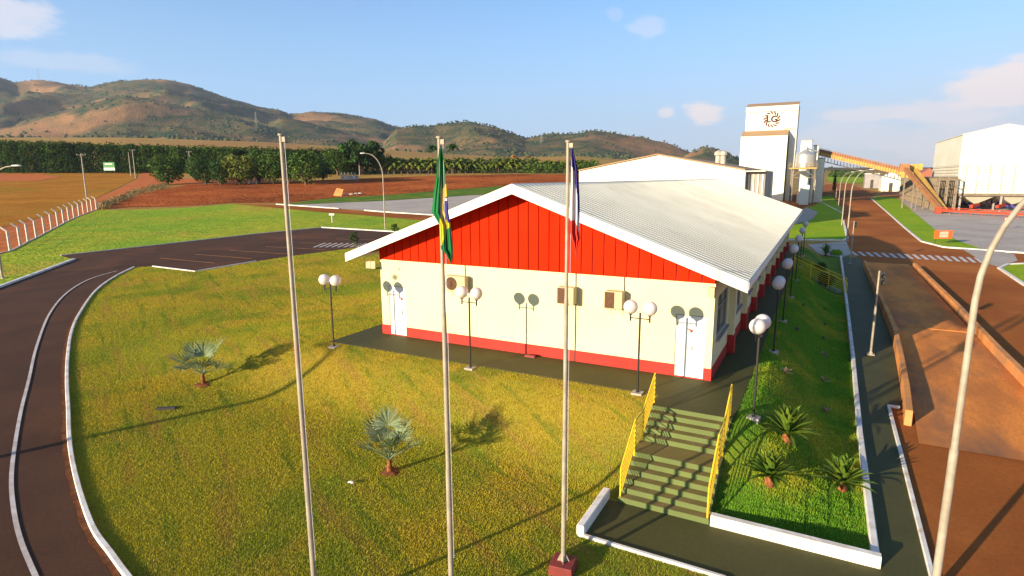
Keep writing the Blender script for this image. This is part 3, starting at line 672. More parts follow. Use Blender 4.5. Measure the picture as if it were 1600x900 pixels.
# ------------------------------------------------------------------ office building
off = thing('office_building', 'long office with red metal gable, cream walls and grey sheet roof', 'office', (0, 0, 0))
wl = MB(); HWL = 3.3
D1 = (.43, 1.29); D2 = (12.59, 13.54); DH = 2.16
def wallrun(x0, x1, z0, z1): wl.box(x0, x1, 0, .18, z0, z1)
wallrun(0, D1[0], .44, HWL); wallrun(D1[1], D2[0], .44, HWL); wallrun(D2[1], W_, .44, HWL); wallrun(D1[0], D1[1], DH, HWL); wallrun(D2[0], D2[1], DH, HWL)
wl.box(0, .18, .18, L_, .44, HWL + .55); wl.box(0.18, W_ - .18, L_ - .18, L_, 0, HWL)
# right wall with window openings
wins = [(.75 + 4.05 * i, 3.1 + 4.05 * i) for i in range(10)]
prev = .18
for a, b in wins:
    wl.box(W_ - .18, W_, prev, a, .44, HWL + .55); wl.box(W_ - .18, W_, a, b, .44, 1.28); wl.box(W_ - .18, W_, a, b, 2.75, HWL + .55); prev = b
wl.box(W_ - .18, W_, prev, L_, .44, HWL + .55)
wl.box(.18, W_ - .18, .9, 1.0, 0, HWL)   # inner partition
wl.build('wall', M_cream, off)
bb = MB()
for x0, x1 in ((-.02, D1[0]), (D1[1], D2[0]), (D2[1], W_ + .02)): bb.box(x0, x1, -.02, .18, 0.0, .44)
bb.box(-.02, .18, .18, L_, 0, .44); bb.box(W_ - .18, W_ + .02, .18, L_, 0, .44)
bb.build('base_band', M_redb, off)
pl_ = MB()
for i in range(11):
    y = 3.6 + 4.05 * (i - 1) if i else .02
    if i: pl_ = MB(); pl_.box(W_ + .002, W_ + .22, y, y + .35, .75, HWL + .3); pl_.build('pilaster', M_cream, off)
pr = MB()
for i in range(1, 11):
    y = 3.6 + 4.05 * (i - 1); pr = MB(); pr.box(W_ + .022, W_ + .26, y - .05, y + .40, .03, .75); pr.build('pilaster_base', M_redb, off)
HP, SL, OS, OF = 6.425, .362, 1.06, .91
def rz(u): return HP - SL * abs(u - W_ / 2)
# gable cladding with vertical ribs
gb = MB(); nP = 33; pw = W_ / nP
for i in range(nP):
    x0, x1 = i * pw + .022, (i + 1) * pw - .022
    pts = [(x0, HWL + .003), (x1, HWL + .003), (x1, rz(x1) - .07)]
    if x0 < W_ / 2 < x1: pts.append((W_ / 2, rz(W_ / 2) - .07))
    pts.append((x0, rz(x0) - .07)); gb.slab_y(pts, -.045, -.005)
gb.slab_y([(0, HWL + .003), (W_, HWL + .003), (W_, rz(W_) - .08), (W_ / 2, rz(W_ / 2) - .08), (0, rz(0) - .08)], .0, .15, 1)
M_redd = mat('red_groove', (.30, .015, .006), None)
gb.build('gable_cladding', [M_redm, M_redd], off)
# ribbed roof
rf = MB(); y0, y1 = -OF, L_; pitch = .40; nr = int((y1 - y0) / pitch)
prof = []
for i in range(nr + 1):
    y = y0 + i * pitch
    prof += [(y, 0), (y + .20, 0), (y + .235, .06), (y + .295, .06), (y + .33, 0)]
prof = [(min(y, y1), z) for y, z in prof]
for sgn in (-1, 1):
    xe = W_ / 2 + sgn * (W_ / 2 + OS); vs = []
    for k in range(5):
        x = W_ / 2 + (xe - W_ / 2) * k / 4
        vs += [(x, y, rz(x) + z) for y, z in prof]
    n = len(prof)
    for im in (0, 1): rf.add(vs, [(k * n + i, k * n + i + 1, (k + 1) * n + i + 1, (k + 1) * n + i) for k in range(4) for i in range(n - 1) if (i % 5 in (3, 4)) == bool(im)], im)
rf.build('roof', [M_roof, M_ribshade], off)
rc = MB(); cp = []
for s_ in (-1, 1):
    rc.add([(W_ / 2, y0, HP + .06), (W_ / 2, y1, HP + .06), (W_ / 2 + s_ * .22, y1, HP - .035), (W_ / 2 + s_ * .22, y0, HP - .035)], [(0, 1, 2, 3)])
rc.build('ridge_cap', M_roof, off)
fa = MB()
def rake(x0, x1, t0, t1, ya, yb, m=0):
    fa.slab_y([(x0, rz(x0) + t0), (x1, rz(x1) + t0), (x1, rz(x1) + t1), (x0, rz(x0) + t1)], ya, yb, m)
rake(-OS, W_ / 2, -.30, .055, -OF - .04, -OF); rake(W_ / 2, W_ + OS, -.30, .055, -OF - .04, -OF)
fa.box(-OS - .03, -OS, -OF, L_, rz(-OS) - .22, rz(-OS) + .02); fa.box(W_ + OS, W_ + OS + .03, -OF, L_, rz(W_ + OS) - .22, rz(W_ + OS) + .02)
fa.build('fascia', M_white, off)
sf = MB()
for a, b in ((-OS, W_ / 2), (W_ / 2, W_ + OS)):
    sf.slab_y([(a, rz(a) - .10), (b, rz(b) - .10), (b, rz(b) - .06), (a, rz(a) - .06)], -OF, -.05)
for a, b in ((-OS, -.001), (W_ + .002, W_ + OS)):
    sf.slab_y([(a, rz(a) - .10), (b, rz(b) - .10), (b, rz(b) - .06), (a, rz(a) - .06)], -.05, L_)
sf.build('soffit', M_soff, off)
for i, (a, b) in enumerate(wins):
    f = MB(); X0, X1 = W_ - .10, W_ - .04; z0, z1 = 1.28, 2.75
    for q in (a, (a + b) / 2 - .025, b - .05): f.box(X0, X1, q, q + .05, z0, z1)
    f.box(X0 + .002, X1 - .002, a, b, z0, z0 + .05); f.box(X0 + .002, X1 - .002, a, b, z1 - .05, z1); f.box(X0 + .004, X1 - .004, a, b, 2.25, 2.29)
    wo = f.build('window', M_frame, off)
    g_ = MB(); g_.box(W_ - .085, W_ - .075, a + .02, b - .02, z0 + .02, z1 - .02); g_.build('pane', M_glass, wo)
    s_ = MB(); s_.box(W_ + .002, W_ + .12, a - .05, b + .05, z0 - .07, z0 - .01); s_.build('sill', M_conc, wo)
for (a, b), nm in ((D1, 0), (D2, 1)):
    d = MB(); mid = (a + b) / 2
    if nm: d.box(a + .03, mid - .006, .03, .07, .04, DH - .03); d.box(mid + .006, b - .03, .03, .07, .04, DH - .03)
    else: d.box(a + .03, a + .30, .03, .07, .04, DH - .03); d.box(a + .312, b - .03, .03, .07, .04, DH - .03)
    do = d.build('door', M_white, off)
    dg_ = MB(); dg_.box(a + .03, b - .03, .085, .09, .04, DH - .03); dg_.box(a - .018, a - .002, -.006, .01, .04, DH + .02); dg_.box(a - .018, b + .01, -.006, .01, DH + .003, DH + .02); dg_.build('door_gap_shade', M_dark, do)  # dark gap behind the leaves; strips left and above paint recess shade
    for hz_q in (.35, 1.1, 1.8):
        hg = MB(); hg.tube([(a + .035, .02, hz_q), (a + .035, .02, hz_q + .1)], .012, 6); hg.build('hinge', M_frame, do)
    kn = MB(); kx = (a + b) / 2 + (.06 if nm else .2); kn.box(kx - .02, kx + .02, -.002, .03, .98, 1.14); kn.tube([(kx, -.03, 1.06), (kx + .09, -.03, 1.06)], .01, 6); kn.build('lever', M_frame, do)
    fr = MB(); fr.box(a, a + .03, .01, .10, .04, DH); fr.box(b - .03, b, .01, .10, .04, DH); fr.box(a + .03, b - .03, .01, .10, DH - .03, DH); fr.build('door_frame', M_white, do)
    hd = MB(); hx = mid if nm else a + .62
    hd.beam((hx - .10, .0, 1.72), (hx + .02, .0, 1.67), .02, .03); hd.beam((hx - .01, .0, 1.65), (hx + .08, .0, 1.68), .02, .025); hd.sphere((hx + .03, .0, 1.63), .03, 8, 6)
    hd.build('handle', M_redm, do)
    th = MB(); th.box(a, b, -.06, .18, .032, .05); th.build('threshold', M_redb, off)
# conduits
for u, z0, z1 in ((4.3, 2.7, 3.3), (8.98, 0.03, 3.3), (10.77, 2.7, 3.3)):
    c = MB(); c.tube([(u, -.03, z0), (u + .01, -.03, (z0 + z1) / 2), (u, -.03, z1)], .014, 6); c.build('conduit', M_dark, off)
c = MB(); c.box(W_ - .3, W_ + .02, -.28, -.05, .03, .05); 
# smoke stain on the wall : faint grey patch panel belongs to the wall paint
# wall lights / boxes
def ac(loc, w_, h_, d_, label, side=False):
    t = thing('air_conditioner', label, 'air conditioner', loc, 0, 'air conditioners on the front wall')
    b = MB()
    b.box(-w_ / 2, w_ / 2, -d_, -.08, 0, h_); b.build('casing', M_acw, t, bevel=.015)
    g = MB()
    if not side:
        cx, cz = -w_ * .17, h_ * .5
        g.lathe([(.02, .0), (h_ * .36, .0), (h_ * .40, .018), (h_ * .42, .0)], 24); 
        g.v = [(cx + x, -d_ - .004 - z, cz + y) for x, y, z in g.v]
        for k in range(7): 
            a = k * PI / 7; r = h_ * .38; g.beam((cx - r * math.cos(a), -d_ - .02, cz - r * math.sin(a)), (cx + r * math.cos(a), -d_ - .02, cz + r * math.sin(a)), .006, .006)
        g.build('fan_grille', M_acg, t)
    else:
        for k in range(14): g.box(-w_ / 2 - .012, w_ / 2 * .1, -d_ - .012, -d_ - .003, .04 + k * (h_ - .06) / 14, .04 + k * (h_ - .06) / 14 + .02)
        g.box(-w_ / 2, w_ * .05, -d_ - .004, -d_ - .001, .03, h_ - .03); g.build('fan_grille', M_acg, t)
    for x in (-w_ * .35, w_ * .35): br = MB(); br.box(x - .015, x + .015, -d_ + .02, 0, -.03, -.002); br.box(x - .014, x + .014, -.03, -.001, -.25, -.0295); br.build('bracket', M_acw, t)
    return t
ac((4.02, 0, 2.28), .95, .62, .36, 'cream air conditioner with round fan behind the lamp near left door')
ac((8.75, 0, 2.22), .62, .62, .42, 'brown grilled air conditioner on wall behind the rightmost flagpole', True)
ac((10.52, 0, 2.22), .62, .62, .42, 'brown grilled air conditioner nearest to the right door', True)
fl = thing('floodlight', 'pair of pale floodlights on upper left corner of cream wall', 'floodlight', (-.05, -.02, 3.02))
for k in range(2):
    b = MB(); Mx = Matrix.Rotation(math.radians(18), 4, 'Z') @ Matrix.Rotation(math.radians(-8), 4, 'X'); b.cbox((-.36 + k * .26, -.24, .05), .20, .10, .32, Mx); b.build('lamp_housing', M_acw, fl)
b = MB(); b.box(-.40, .05, -.14, -.10, -.12, -.08); b.box(.0, .05, -.10, 0.02, -.13, -.07); b.build('bracket', M_dark, fl)
fl = thing('floodlight', 'single pale floodlight on upper right corner of cream wall', 'floodlight', (W_ - .08, -.02, 3.05))
b = MB(); b.cbox((0, -.18, 0), .24, .14, .34, Matrix.Rotation(math.radians(-15), 4, 'Z')); b.build('lamp_housing', M_acw, fl)
b = MB(); b.box(-.03, .03, -.11, .02, -.03, .03); b.build('bracket', M_dark, fl)
b = MB(); b.cbox((7.3, -.28, .075), .45, .2, .09, taper=.85); tag(b.build('brick', M_redblk, bevel=.01), 'dark red brick lying on the pavement by the wall', 'brick')

# ------------------------------------------------------------------ stairs
st = thing('staircase', 'green painted concrete staircase with eleven steps and a landing', 'staircase', (0, 0, 0))
sx0, sx1 = 12.58, 14.82; rise = 1.55 / 11; sm = MB()
y = -2.95; z = 0.03; tr = .25; ys_ = []
tops = []
for i in range(10):       # tread i lies below riser i
    z1 = .03 - rise * (i + 1); wdt = .80 if i == 4 else tr
    tops.append((y, y - wdt, z1)); y -= wdt
for i_, (ya, yb, zz) in enumerate(tops):
    b_ = len(sm.v); sm.add([(sx0, yb, ZL - .2), (sx1, yb, ZL - .2), (sx1, ya, ZL - .2), (sx0, ya, ZL - .2), (sx0, yb, zz), (sx1, yb, zz), (sx1, ya, zz), (sx0, ya, zz)], [(0, 1, 5, 4), (1, 2, 6, 5), (2, 3, 7, 6), (3, 0, 4, 7)], 0)
    sm.add([(sx0, yb, zz), (sx1, yb, zz), (sx1, ya, zz), (sx0, ya, zz)], [(0, 1, 2, 3)], 1)
sm.box(sx0, sx1, -2.951, -2.93, ZL - .2, .02, 0)
sm.build('steps', [M_step, M_tread], st)
YB = y
def rail(name, label, xs, segs, group='yellow handrails'):
    t = thing(name, label, 'handrail', (0, 0, 0), 0, group); f = MB()
    for (a, b) in segs:
        a = Vector(a); b = Vector(b)
        n = max(2, int((b - a).length / .95)); H = .92
        f.tube([a + Vector((0, 0, H)), b + Vector((0, 0, H))], .026, 8)
        for k in range(1, 6): q = MB
        for k in range(5):
            h = .16 + k * .145; f.tube([a + Vector((0, 0, h)), b + Vector((0, 0, h))], .014, 6)
    f.build('rails', M_yel, t, smooth=True)
    done = []
    for (a, b) in segs:
        a = Vector(a); b = Vector(b); n = max(1, round((b - a).length / 1.5))
        for k in range(n + 1):
            p = a + (b - a) * k / n
            if any((p - q).length < .05 for q in done): continue
            done.append(p); pm = MB(); pm.tube([p + Vector((0, 0, -.12)), p + Vector((0, 0, .93))], .024, 8); pm.build('post', M_yel, t, smooth=True)
    return t
ym = tops[4]
rl = lambda x: [((x, -2.75, .03), (x, ym[0], .03 - rise * 5)), ((x, ym[0], .03 - rise * 5), (x, ym[1], .03 - rise * 5)), ((x, ym[1], .03 - rise * 5), (x, YB + .05, ZL + .03))]
rail('handrail', 'yellow handrail on the lawn side of the front staircase', 0, rl(sx0 + .04))
rail('handrail', 'yellow handrail on the grass bank side of the front staircase', 0, rl(sx1 - .04))
# second stair far along the bank
s2 = thing('staircase', 'short green staircase with yellow rails crossing the bank further back', 'staircase', (0, 0, 0)); m2_ = MB(); SY = 27.0
for i in range(9):
    z1 = 0.03 - (i + 1) * 1.55 / 10; m2_.box(14.95 + i * .36, 14.95 + (i + 1) * .36, SY, SY + 1.9, ZL - .2, z1)
m2_.build('steps', M_step, s2)
rail('handrail', 'near yellow handrail of the far staircase, beside a dark round bush', 0, [((14.85, SY, .03), (15.0, SY, .03)), ((15.0, SY, .03), (18.5, SY, ZL + .05))])
rail('handrail', 'far yellow handrail of the far staircase across the bank', 0, [((15.0, SY + 1.9, .03), (18.5, SY + 1.9, ZL + .05))])

# ------------------------------------------------------------------ globe lamps
def globe_lamp(loc, rzv, label, H=2.42):
    t = thing('globe_lamp', label, 'lamp post', loc, rzv, 'twin globe lamps round the office')
    b = MB(); b.box(-.17, .17, -.17, .17, -.1, .05); b.build('base', M_conc, t, bevel=.01)
    p = MB(); p.tube([(0, 0, .03), (0, 0, H + .18)], .032, 10); p.tube([(0, 0, .05), (0, 0, .10)], .055, 10)
    p.build('post', M_black, t, smooth=True)
    a = MB(); a.tube([(-.30, 0, H), (.30, 0, H)], .018, 8)
    for s_ in (-1, 1): a.tube([(s_ * .30, 0, H - .10), (s_ * .30, 0, H + .12)], .028, 8); a.tube([(s_ * .30, 0, H + .10), (s_ * .30, 0, H + .15)], .06, 12)
    a.build('crossarm', M_black, t, smooth=True)
    for s_ in (-1, 1):
        g = MB(); g.sphere((s_ * .30, 0, H + .34), .222, 28, 18); g.build('globe', M_globe, t, smooth=True)
    return t
proto = globe_lamp((5.92, -2.35, hgt(5.92, -2.35)), 0, 'twin globe lamp in front of the middle of the cream wall')
for (x, y, lab) in ((-.49, -2.47, 'twin globe lamp at the left corner of the office, farthest left'), (11.94, -2.15, 'twin globe lamp in front of the wall, just left of the front stair top')):
    copy_tree(proto, (x, y, hgt(x, y)), 0, lab)
for i, (y, lab) in enumerate([(-2.34, 'twin globe lamp beside the front staircase on the bank'), (4.87, 'second globe lamp up the bank, behind the lamp by the stairs'), (10.5, 'third globe lamp up the bank from the stairs'), (16.9, 'fourth globe lamp up the bank, just before the far stair'), (23.2, 'fifth globe lamp up the bank, left of the far yellow rails'), (29.9, 'sixth globe lamp up the bank, just past the far stair'), (36.8, 'farthest globe lamp along the bank by the corner lawn')]):
    copy_tree(proto, (15.36, y, hgt(15.36, y) + .0), PI / 2 + (.0 if i else -.12), lab)

# ------------------------------------------------------------------ flagpoles and flags
def flagpole(px, pt, py_t, D, label):
    # base chosen at depth D under the visible shaft, top at row py_t
    q = CAM + ray(px, 900) * 1.0; 
    P = G(px, pt); z = P.z; top = Zat(P, py_t); H = top - z
    t = thing('flagpole', label, 'flagpole', P, 0, 'metal flagpoles on the lawn')
    b = MB(); b.cbox((0, 0, .02), .54, .54, .44, Matrix.Rotation(.12, 4, 'Z'), taper=.92); b.build('concrete_base', M_redblk, t, bevel=.02)
    s = MB(); s.tube([(0, 0, .22), (0, 0, .26), (0, 0, H * .33), (0, 0, H * .34), (0, 0, H * .66), (0, 0, H * .67), (0, 0, H)], [.051, .051, .050, .043, .042, .034, .031], 14)
    s.build('shaft', M_pole, t, smooth=True)
    g = MB()
    for k in range(4): a = k * PI / 2 + .3; g.add([(math.cos(a) * .06, math.sin(a) * .05, .40), (math.cos(a) * .05, math.sin(a) * .05, .22), (math.cos(a) * .14, math.sin(a) * .14, .22), (math.cos(a + .08) * .14, math.sin(a + .08) * .14, .22), (math.cos(a + .1) * .05, math.sin(a + .1) * .05, .40), (math.cos(a + .1) * .05, math.sin(a + .1) * .05, .22)], [(0, 1, 2), (4, 5, 3), (0, 2, 3, 4), (1, 5, 3, 2)])
    g.build('gusset', M_pole, t)
    c = MB(); c.tube([(0, 0, H), (0, 0, H + .03)], .05, 12); c.box(.03, .10, -.015, .015, H - .10, H - .02); c.build('pulley', M_pole, t)
    r = MB(); r.tube([(.075, 0, H - .08), (.07, 0, H * .5), (.075, 0, 1.2)], .004, 5); r.build('halyard', M_flagw, t)
    return P, H, t
fp1 = flagpole(495, 962, 212, 0, 'bare metal flagpole without a flag, leftmost of three')
fp2 = flagpole(706.5, 958, 216, 0, 'metal flagpole carrying the green and yellow flag')
fp3 = flagpole(880, 892, 222, 0, 'metal flagpole with dark red base block by the footpath')
def hang_flag(name, label, P, top_row, rowpx, outline, colour, mats, cols=28, rows=90, seed=0):
    """outline: list of (v, left, right) in photo px offsets from the pole; cloth is a folded sheet hanging from the hoist"""
    t_ = math.nan; D = (P - CAM).dot(FF)
    v0, v1 = outline[0][0], outline[-1][0]; vs = []; fs = []; ms = []
    Lt = [(o[0], o[1]) for o in outline]; Rt = [(o[0], o[2]) for o in outline]; k = 1.0 / FPX
    ppm = FPX / (P - CAM).xy.length
    zt = Zat(P, v0)
    ppm = (v1 - v0) / (zt - Zat(P, v1))
    side = HX
    for i in range(rows + 1):
        h = i / rows; v = v0 + (v1 - v0) * h; l = lerp(Lt, v); r = lerp(Rt, v)
        for j in range(cols + 1):
            s_ = j / cols; off = (l + (r - l) * s_) / ppm
            fold = .055 * math.sin(s_ * 11 + seed + 2.2 * h) * (.35 + .65 * h) * min(1, (r - l) / 14) + .03 * math.sin(s_ * 23 + 3 * h)
            p = Vector((P.x, P.y, zt - (v - v0) / ppm)) + side * off + HY * (fold - .02)
            vs.append(p)
    for i in range(rows):
        for j in range(cols):
            a = i * (cols + 1) + j; fs.append((a, a + 1, a + cols + 2, a + cols + 1))
            h = (i + .5) / rows; v = v0 + (v1 - v0) * h; l = lerp(Lt, v); r = lerp(Rt, v); ms.append(colour(l + (r - l) * (j + .5) / cols, v))
    me = bpy.data.meshes.new(name); me.from_pydata(vs, [], fs); me.update()
    for m in mats: me.materials.append(m)
    me.polygons.foreach_set('material_index', ms); me.polygons.foreach_set('use_smooth', [True] * len(fs))
    o = bpy.data.objects.new(name, me); sd = o.modifiers.new('t', 'SOLIDIFY'); sd.thickness = .004
    link(o); return tag(o, label, 'flag')
def polex(fp, v):   # pole column at row v
    P, H, _ = fp; q = Vector((P.x, P.y, Zat(P, v))) - CAM; return 800 + FPX * q.dot(RR) / q.dot(FF)
def rel(fp, L): return [(v, l - polex(fp, v), r - polex(fp, v)) for v, l, r in L]
ol = rel(fp2, [(232, 686, 691), (250, 683, 694), (275, 681, 697), (300, 677, 699), (330, 674, 701), (343, 682, 703), (350, 686, 704), (370, 687, 706), (388, 688, 708), (393, 694, 708), (400, 699, 707), (412, 705, 706)])
def c_br(off, v, fp=fp2):
    x = off + polex(fp, v)
    yl = lerp([(284, 698), (292, 694), (298, 687), (310, 690), (330, 690), (345, 687), (375, 687), (383, 690)], v); yr = lerp([(284, 701), (300, 701), (330, 702), (345, 704), (352, 706), (383, 691)], v)
    if 306 < v < 346 and x > lerp([(306, 697), (312, 694), (325, 693), (346, 700)], v): return 3 if 308 < v < 312 else 2
    if 284 < v < 383 and yl < x < lerp([(284, 702), (306, 702), (325, 697), (345, 705), (352, 704), (358, 698), (383, 691)], v): return 1
    return 0
hang_flag('national_flag', 'limp green, yellow and blue flag hanging from middle pole', fp2[0], 0, 0, ol, c_br, [M_flagg, M_flagy, M_flagb, M_flagw])
ol3 = rel(fp3, [(232, 892, 895), (245, 892, 898), (262, 892, 902), (285, 892, 904), (310, 891, 905.5), (340, 891, 906), (362, 891, 905), (372, 893, 907), (377, 896, 904), (390, 899, 902), (404, 900.5, 901.5)])
def c_st(off, v, fp=fp3):
    x = off + polex(fp, v)
    if v > lerp([(892, 342), (898, 342), (906, 366)], x): return 2
    if v > lerp([(892, 258), (898, 268), (902, 315), (906, 345)], x): return 1
    return 0
hang_flag('state_flag', 'limp blue, white and red flag hanging from right pole', fp3[0], 0, 0, ol3, c_st, [M_flagb, M_flagw, M_flagr], seed=2)

# ------------------------------------------------------------------ plants near
def frond_mesh(mb, o, dirv, L, droop, wid, nl, m=0, twist=0):
    dirv = dirv.normalized(); side = dirv.cross(Vector((0, 0, 1))).normalized(); up = side.cross(dirv).normalized(); pts = []
    for i in range(nl + 1):
        t = i / nl; p = o + dirv * L * t + Vector((0, 0, -droop * t * t)); pts.append(p)
    for i in range(nl):
        a, b = pts[i], pts[i + 1]; d = (b - a).normalized(); w0 = .009; mb.add([a - side * w0, b - side * w0 * .8, b + side * w0 * .8, a + side * w0], [(0, 1, 2, 3)], m)
        t = (i + .5) / nl; ll = wid * math.sin(PI * min(1, t * .92 + .12)) ** .6
        for s_ in (-1, 1):
            for q in (0, .5):
                c = a + (b - a) * q; tip = c + side * s_ * ll * .85 + d * ll * .55 + up * ll * .25
                mb.add([c, c + d * .030, tip], [(0, 1, 2)], m)
def cycad(loc, R, label, n=34, seed=0):
    rr_ = random.Random(seed); t = thing('cycad', label, 'cycad', loc, 0, 'cycads on the grass bank')
    tk = MB(); tk.lathe([(.10, -.12), (.12, .0), (.13, .06), (.10, .18), (.05, .26), (.001, .28)], 16)
    tk.v = [(x * (1 + .5 * noise.noise(Vector((x, y, z)) * 30)), y * (1 + .5 * noise.noise(Vector((x, y, z)) * 33)), z) for x, y, z in tk.v]
    tk.build('trunk', M_trunkr, t, smooth=True)
    f = MB()
    for i in range(n):
        a = i * 2.399 + rr_.uniform(-.2, .2); e = math.radians(lerp([(0, 86), (.5, 62), (1, 24)], i / n) + rr_.uniform(-6, 6)); Lf = R * rr_.uniform(.95, 1.25)
        d = Vector((math.cos(a) * math.cos(e), math.sin(a) * math.cos(e), math.sin(e))); frond_mesh(f, Vector((0, 0, .2)), d, Lf, Lf * (.18 + .16 * math.cos(e)), .105, 34)
    f.build('fronds', M_cyc, t)
cycad(G(1228, 690), .95, 'largest cycad on the bank, uppermost of the three', 58, 1)
cycad(G(1202, 757), .72, 'small cycad nearest the yellow stair handrail', 46, 2)
cycad(G(1314, 768), .85, 'cycad at the white kerb of the lower footpath', 50, 3)
cycad(G(1290, 400), 1.3, 'dark cycad at the far end of the bank', 36, 4)
def fan_leaf(mb, o, d, R, seed, n=22):
    rr_ = random.Random(seed); d = d.normalized(); side = d.cross(Vector((0, 0, 1))).normalized(); up = side.cross(d).normalized()
    for i in range(n):
        a = (i / (n - 1) - .5) * math.radians(205); f = math.cos(a) * .75 + .25
        dv = (d * math.cos(a) + side * math.sin(a)).normalized(); L = R * (.72 + .28 * math.cos(a)) * rr_.uniform(.92, 1.05)
        fold = up * (.10 * R * (1 if i % 2 else -1) * .3 + abs(math.sin(a)) * .22 * R)
        w2 = (d * -math.sin(a) + side * math.cos(a)).normalized() * R * .036
        p1 = o + dv * L * .55 + fold * .6; p2 = o + dv * L * .82 + fold - up * .03; p3 = o + dv * L + fold - up * R * rr_.uniform(.0, .18)
        mb.add([o, p1 - w2, p1 + w2, p2 - w2 * .6, p2 + w2 * .6, p3], [(0, 1, 2), (1, 3, 4, 2), (3, 5, 4)])
def fanpalm(loc, leaves, label, R, hs, seed):
    t = thing('fan_palm', label, 'palm', loc, 0, 'young silver fan palms on the lawn'); rr_ = random.Random(seed)
    tk = MB(); tk.tube([(0, 0, -.1), (0, 0, .12), (.01, 0, .42)], [.10, .085, .05], 10); tk.build('trunk', M_trunkr, t, smooth=True)
    soil = MB(); soil.lathe([(.001, .05), (.22, .045), (.34, .0), (.37, -.05)], 22); soil.v = [(x * (1 + .35 * noise.noise(Vector((x, y, seed)) * 4)), y * (1 + .35 * noise.noise(Vector((y, x, seed)) * 4)), z + .03 * noise.noise(Vector((x, y, 0)) * 12)) for x, y, z in soil.v]; soil.build('soil_ring', M_soil, t, smooth=True)
    lf = MB(); pt = MB()
    for i, (az, e, L) in enumerate(leaves):
        az = math.radians(az); e = math.radians(e); dirh = HX * math.cos(az) + HY * math.sin(az)
        d = dirh * math.cos(e) + Vector((0, 0, 1)) * math.sin(e); L *= 1.3; o = Vector((0, 0, .38)); c = o + d * L
        pt.tube([o, o + d * L * .55 + Vector((0, 0, .02)), c], [.020, .014, .010], 6)
        d2 = (d + Vector((0, 0, -.15))).normalized(); fan_leaf(lf, c, d2, R * rr_.uniform(.9, 1.1), seed * 50 + i)
    lf.build('leaves', M_bis, t); pt.build('stalks', M_bis, t, smooth=True)
fanpalm(G(318, 600), [(150, 62, .62), (35, 60, .70), (200, 42, .6), (-10, 38, .55), (95, 70, .55), (170, 20, .45), (20, 18, .4), (-60, 50, .35), (250, 48, .3)], 'smaller silver fan palm on the left of the lawn, with V shaped leaves', .72, 1, 1)
fanpalm(G(609, 738), [(100, 80, .75), (150, 60, .6), (35, 60, .65), (200, 38, .5), (-10, 35, .55), (-50, 40, .45), (250, 45, .45), (60, 40, .5), (120, 35, .5), (-20, 60, .6), (300, 60, .45)], 'larger silver fan palm on the lawn between the left and middle flagpoles', .58, 1, 2)
def tuft(loc, R, m, n, label, name='bromeliad', cat='small plant', grp='small pinkish plants on the bank', seed=0, up=45, wd=.03):
    rr_ = random.Random(seed + n); t = MB()
    for i in range(n):
        a = rr_.uniform(0, 6.28); e = math.radians(rr_.uniform(up - 30, up + 30)); d = Vector((math.cos(a) * math.cos(e), math.sin(a) * math.cos(e), math.sin(e))); L = R * rr_.uniform(.6, 1.1)
        s_ = Vector((-math.sin(a), math.cos(a), 0)) * wd * rr_.uniform(.7, 1.3); o = Vector((0, 0, 0)); mid = d * L * .55; tip = d * L + Vector((0, 0, -.15 * L))
        t.add([o - s_ * .5, mid - s_, tip, mid + s_, o + s_ * .5], [(0, 1, 3, 4), (1, 2, 3)])
    o = t.build(name, m); o.location = loc; return tag(o, label, cat, grp)
tuft(G(1228, 583), .33, M_brom, 34, 'pinkish plant on the sunny golden patch of the bank', seed=1)
tuft(G(1287, 556), .30, M_brom, 26, 'pinkish plant nearest the white path kerb, farthest up', seed=2)
tuft(G(1286, 596), .27, M_brom, 24, 'pinkish plant in the middle of the bank right of the sunny patch', seed=3)
tuft(G(1289, 645), .34, M_brom, 28, 'tall narrow pinkish plant right of the largest cycad', seed=4, up=70)
tuft(G(1236, 548), .26, M_bladeg, 16, 'small green sprout beside the second globe lamp', 'seedling', 'small plant', 'seedlings on the shaded bank', 5, 60)
M_sh = mat('shade_plant', (.14, .12, .08), (.09, .11, .05), 3, .8, isl=.3)
for i, (px, py, lab) in enumerate([(1255, 478, 'tiny grey plant high on the shaded bank, left one'), (1290, 485, 'tiny grey plant high on the shaded bank, right one'), (1288, 508, 'tiny grey plant midway on the shaded bank by the kerb'), (1286, 530, 'tiny grey plant low on the shaded bank near the kerb'), (1245, 517, 'tiny grey plant midway on the shaded bank by the lamps')]):
    tuft(G(px, py), .24, M_sh, 22, lab, 'seedling', 'small plant', 'seedlings on the shaded bank', 10 + i)

# ------------------------------------------------------------------ trees
def leaf_cloud(mb, centres, n, size, rnd_, m=0):
    for _ in range(n):
        c, r = rnd_.choice(centres)
        while True:
            d = Vector((rnd_.gauss(0, 1), rnd_.gauss(0, 1), rnd_.gauss(0, 1)))
            if d.length > .01: break
        d.normalize(); p = c + Vector((d.x * r, d.y * r, d.z * r * .85)) * rnd_.uniform(.72, 1.06)
        nrm = (d + Vector((rnd_.uniform(-.8, .8), rnd_.uniform(-.8, .8), rnd_.uniform(-.4, .9)))).normalized()
        x = nrm.orthogonal().normalized(); y = nrm.cross(x); a = rnd_.uniform(0, 6.28); x, y = x * math.cos(a) + y * math.sin(a), -x * math.sin(a) + y * math.cos(a)
        s_ = size * rnd_.uniform(.6, 1.3)
        mb.add([p - x * s_, p - y * s_ * .55, p + x * s_, p + y * s_ * .55], [(0, 1, 2, 3)], m)
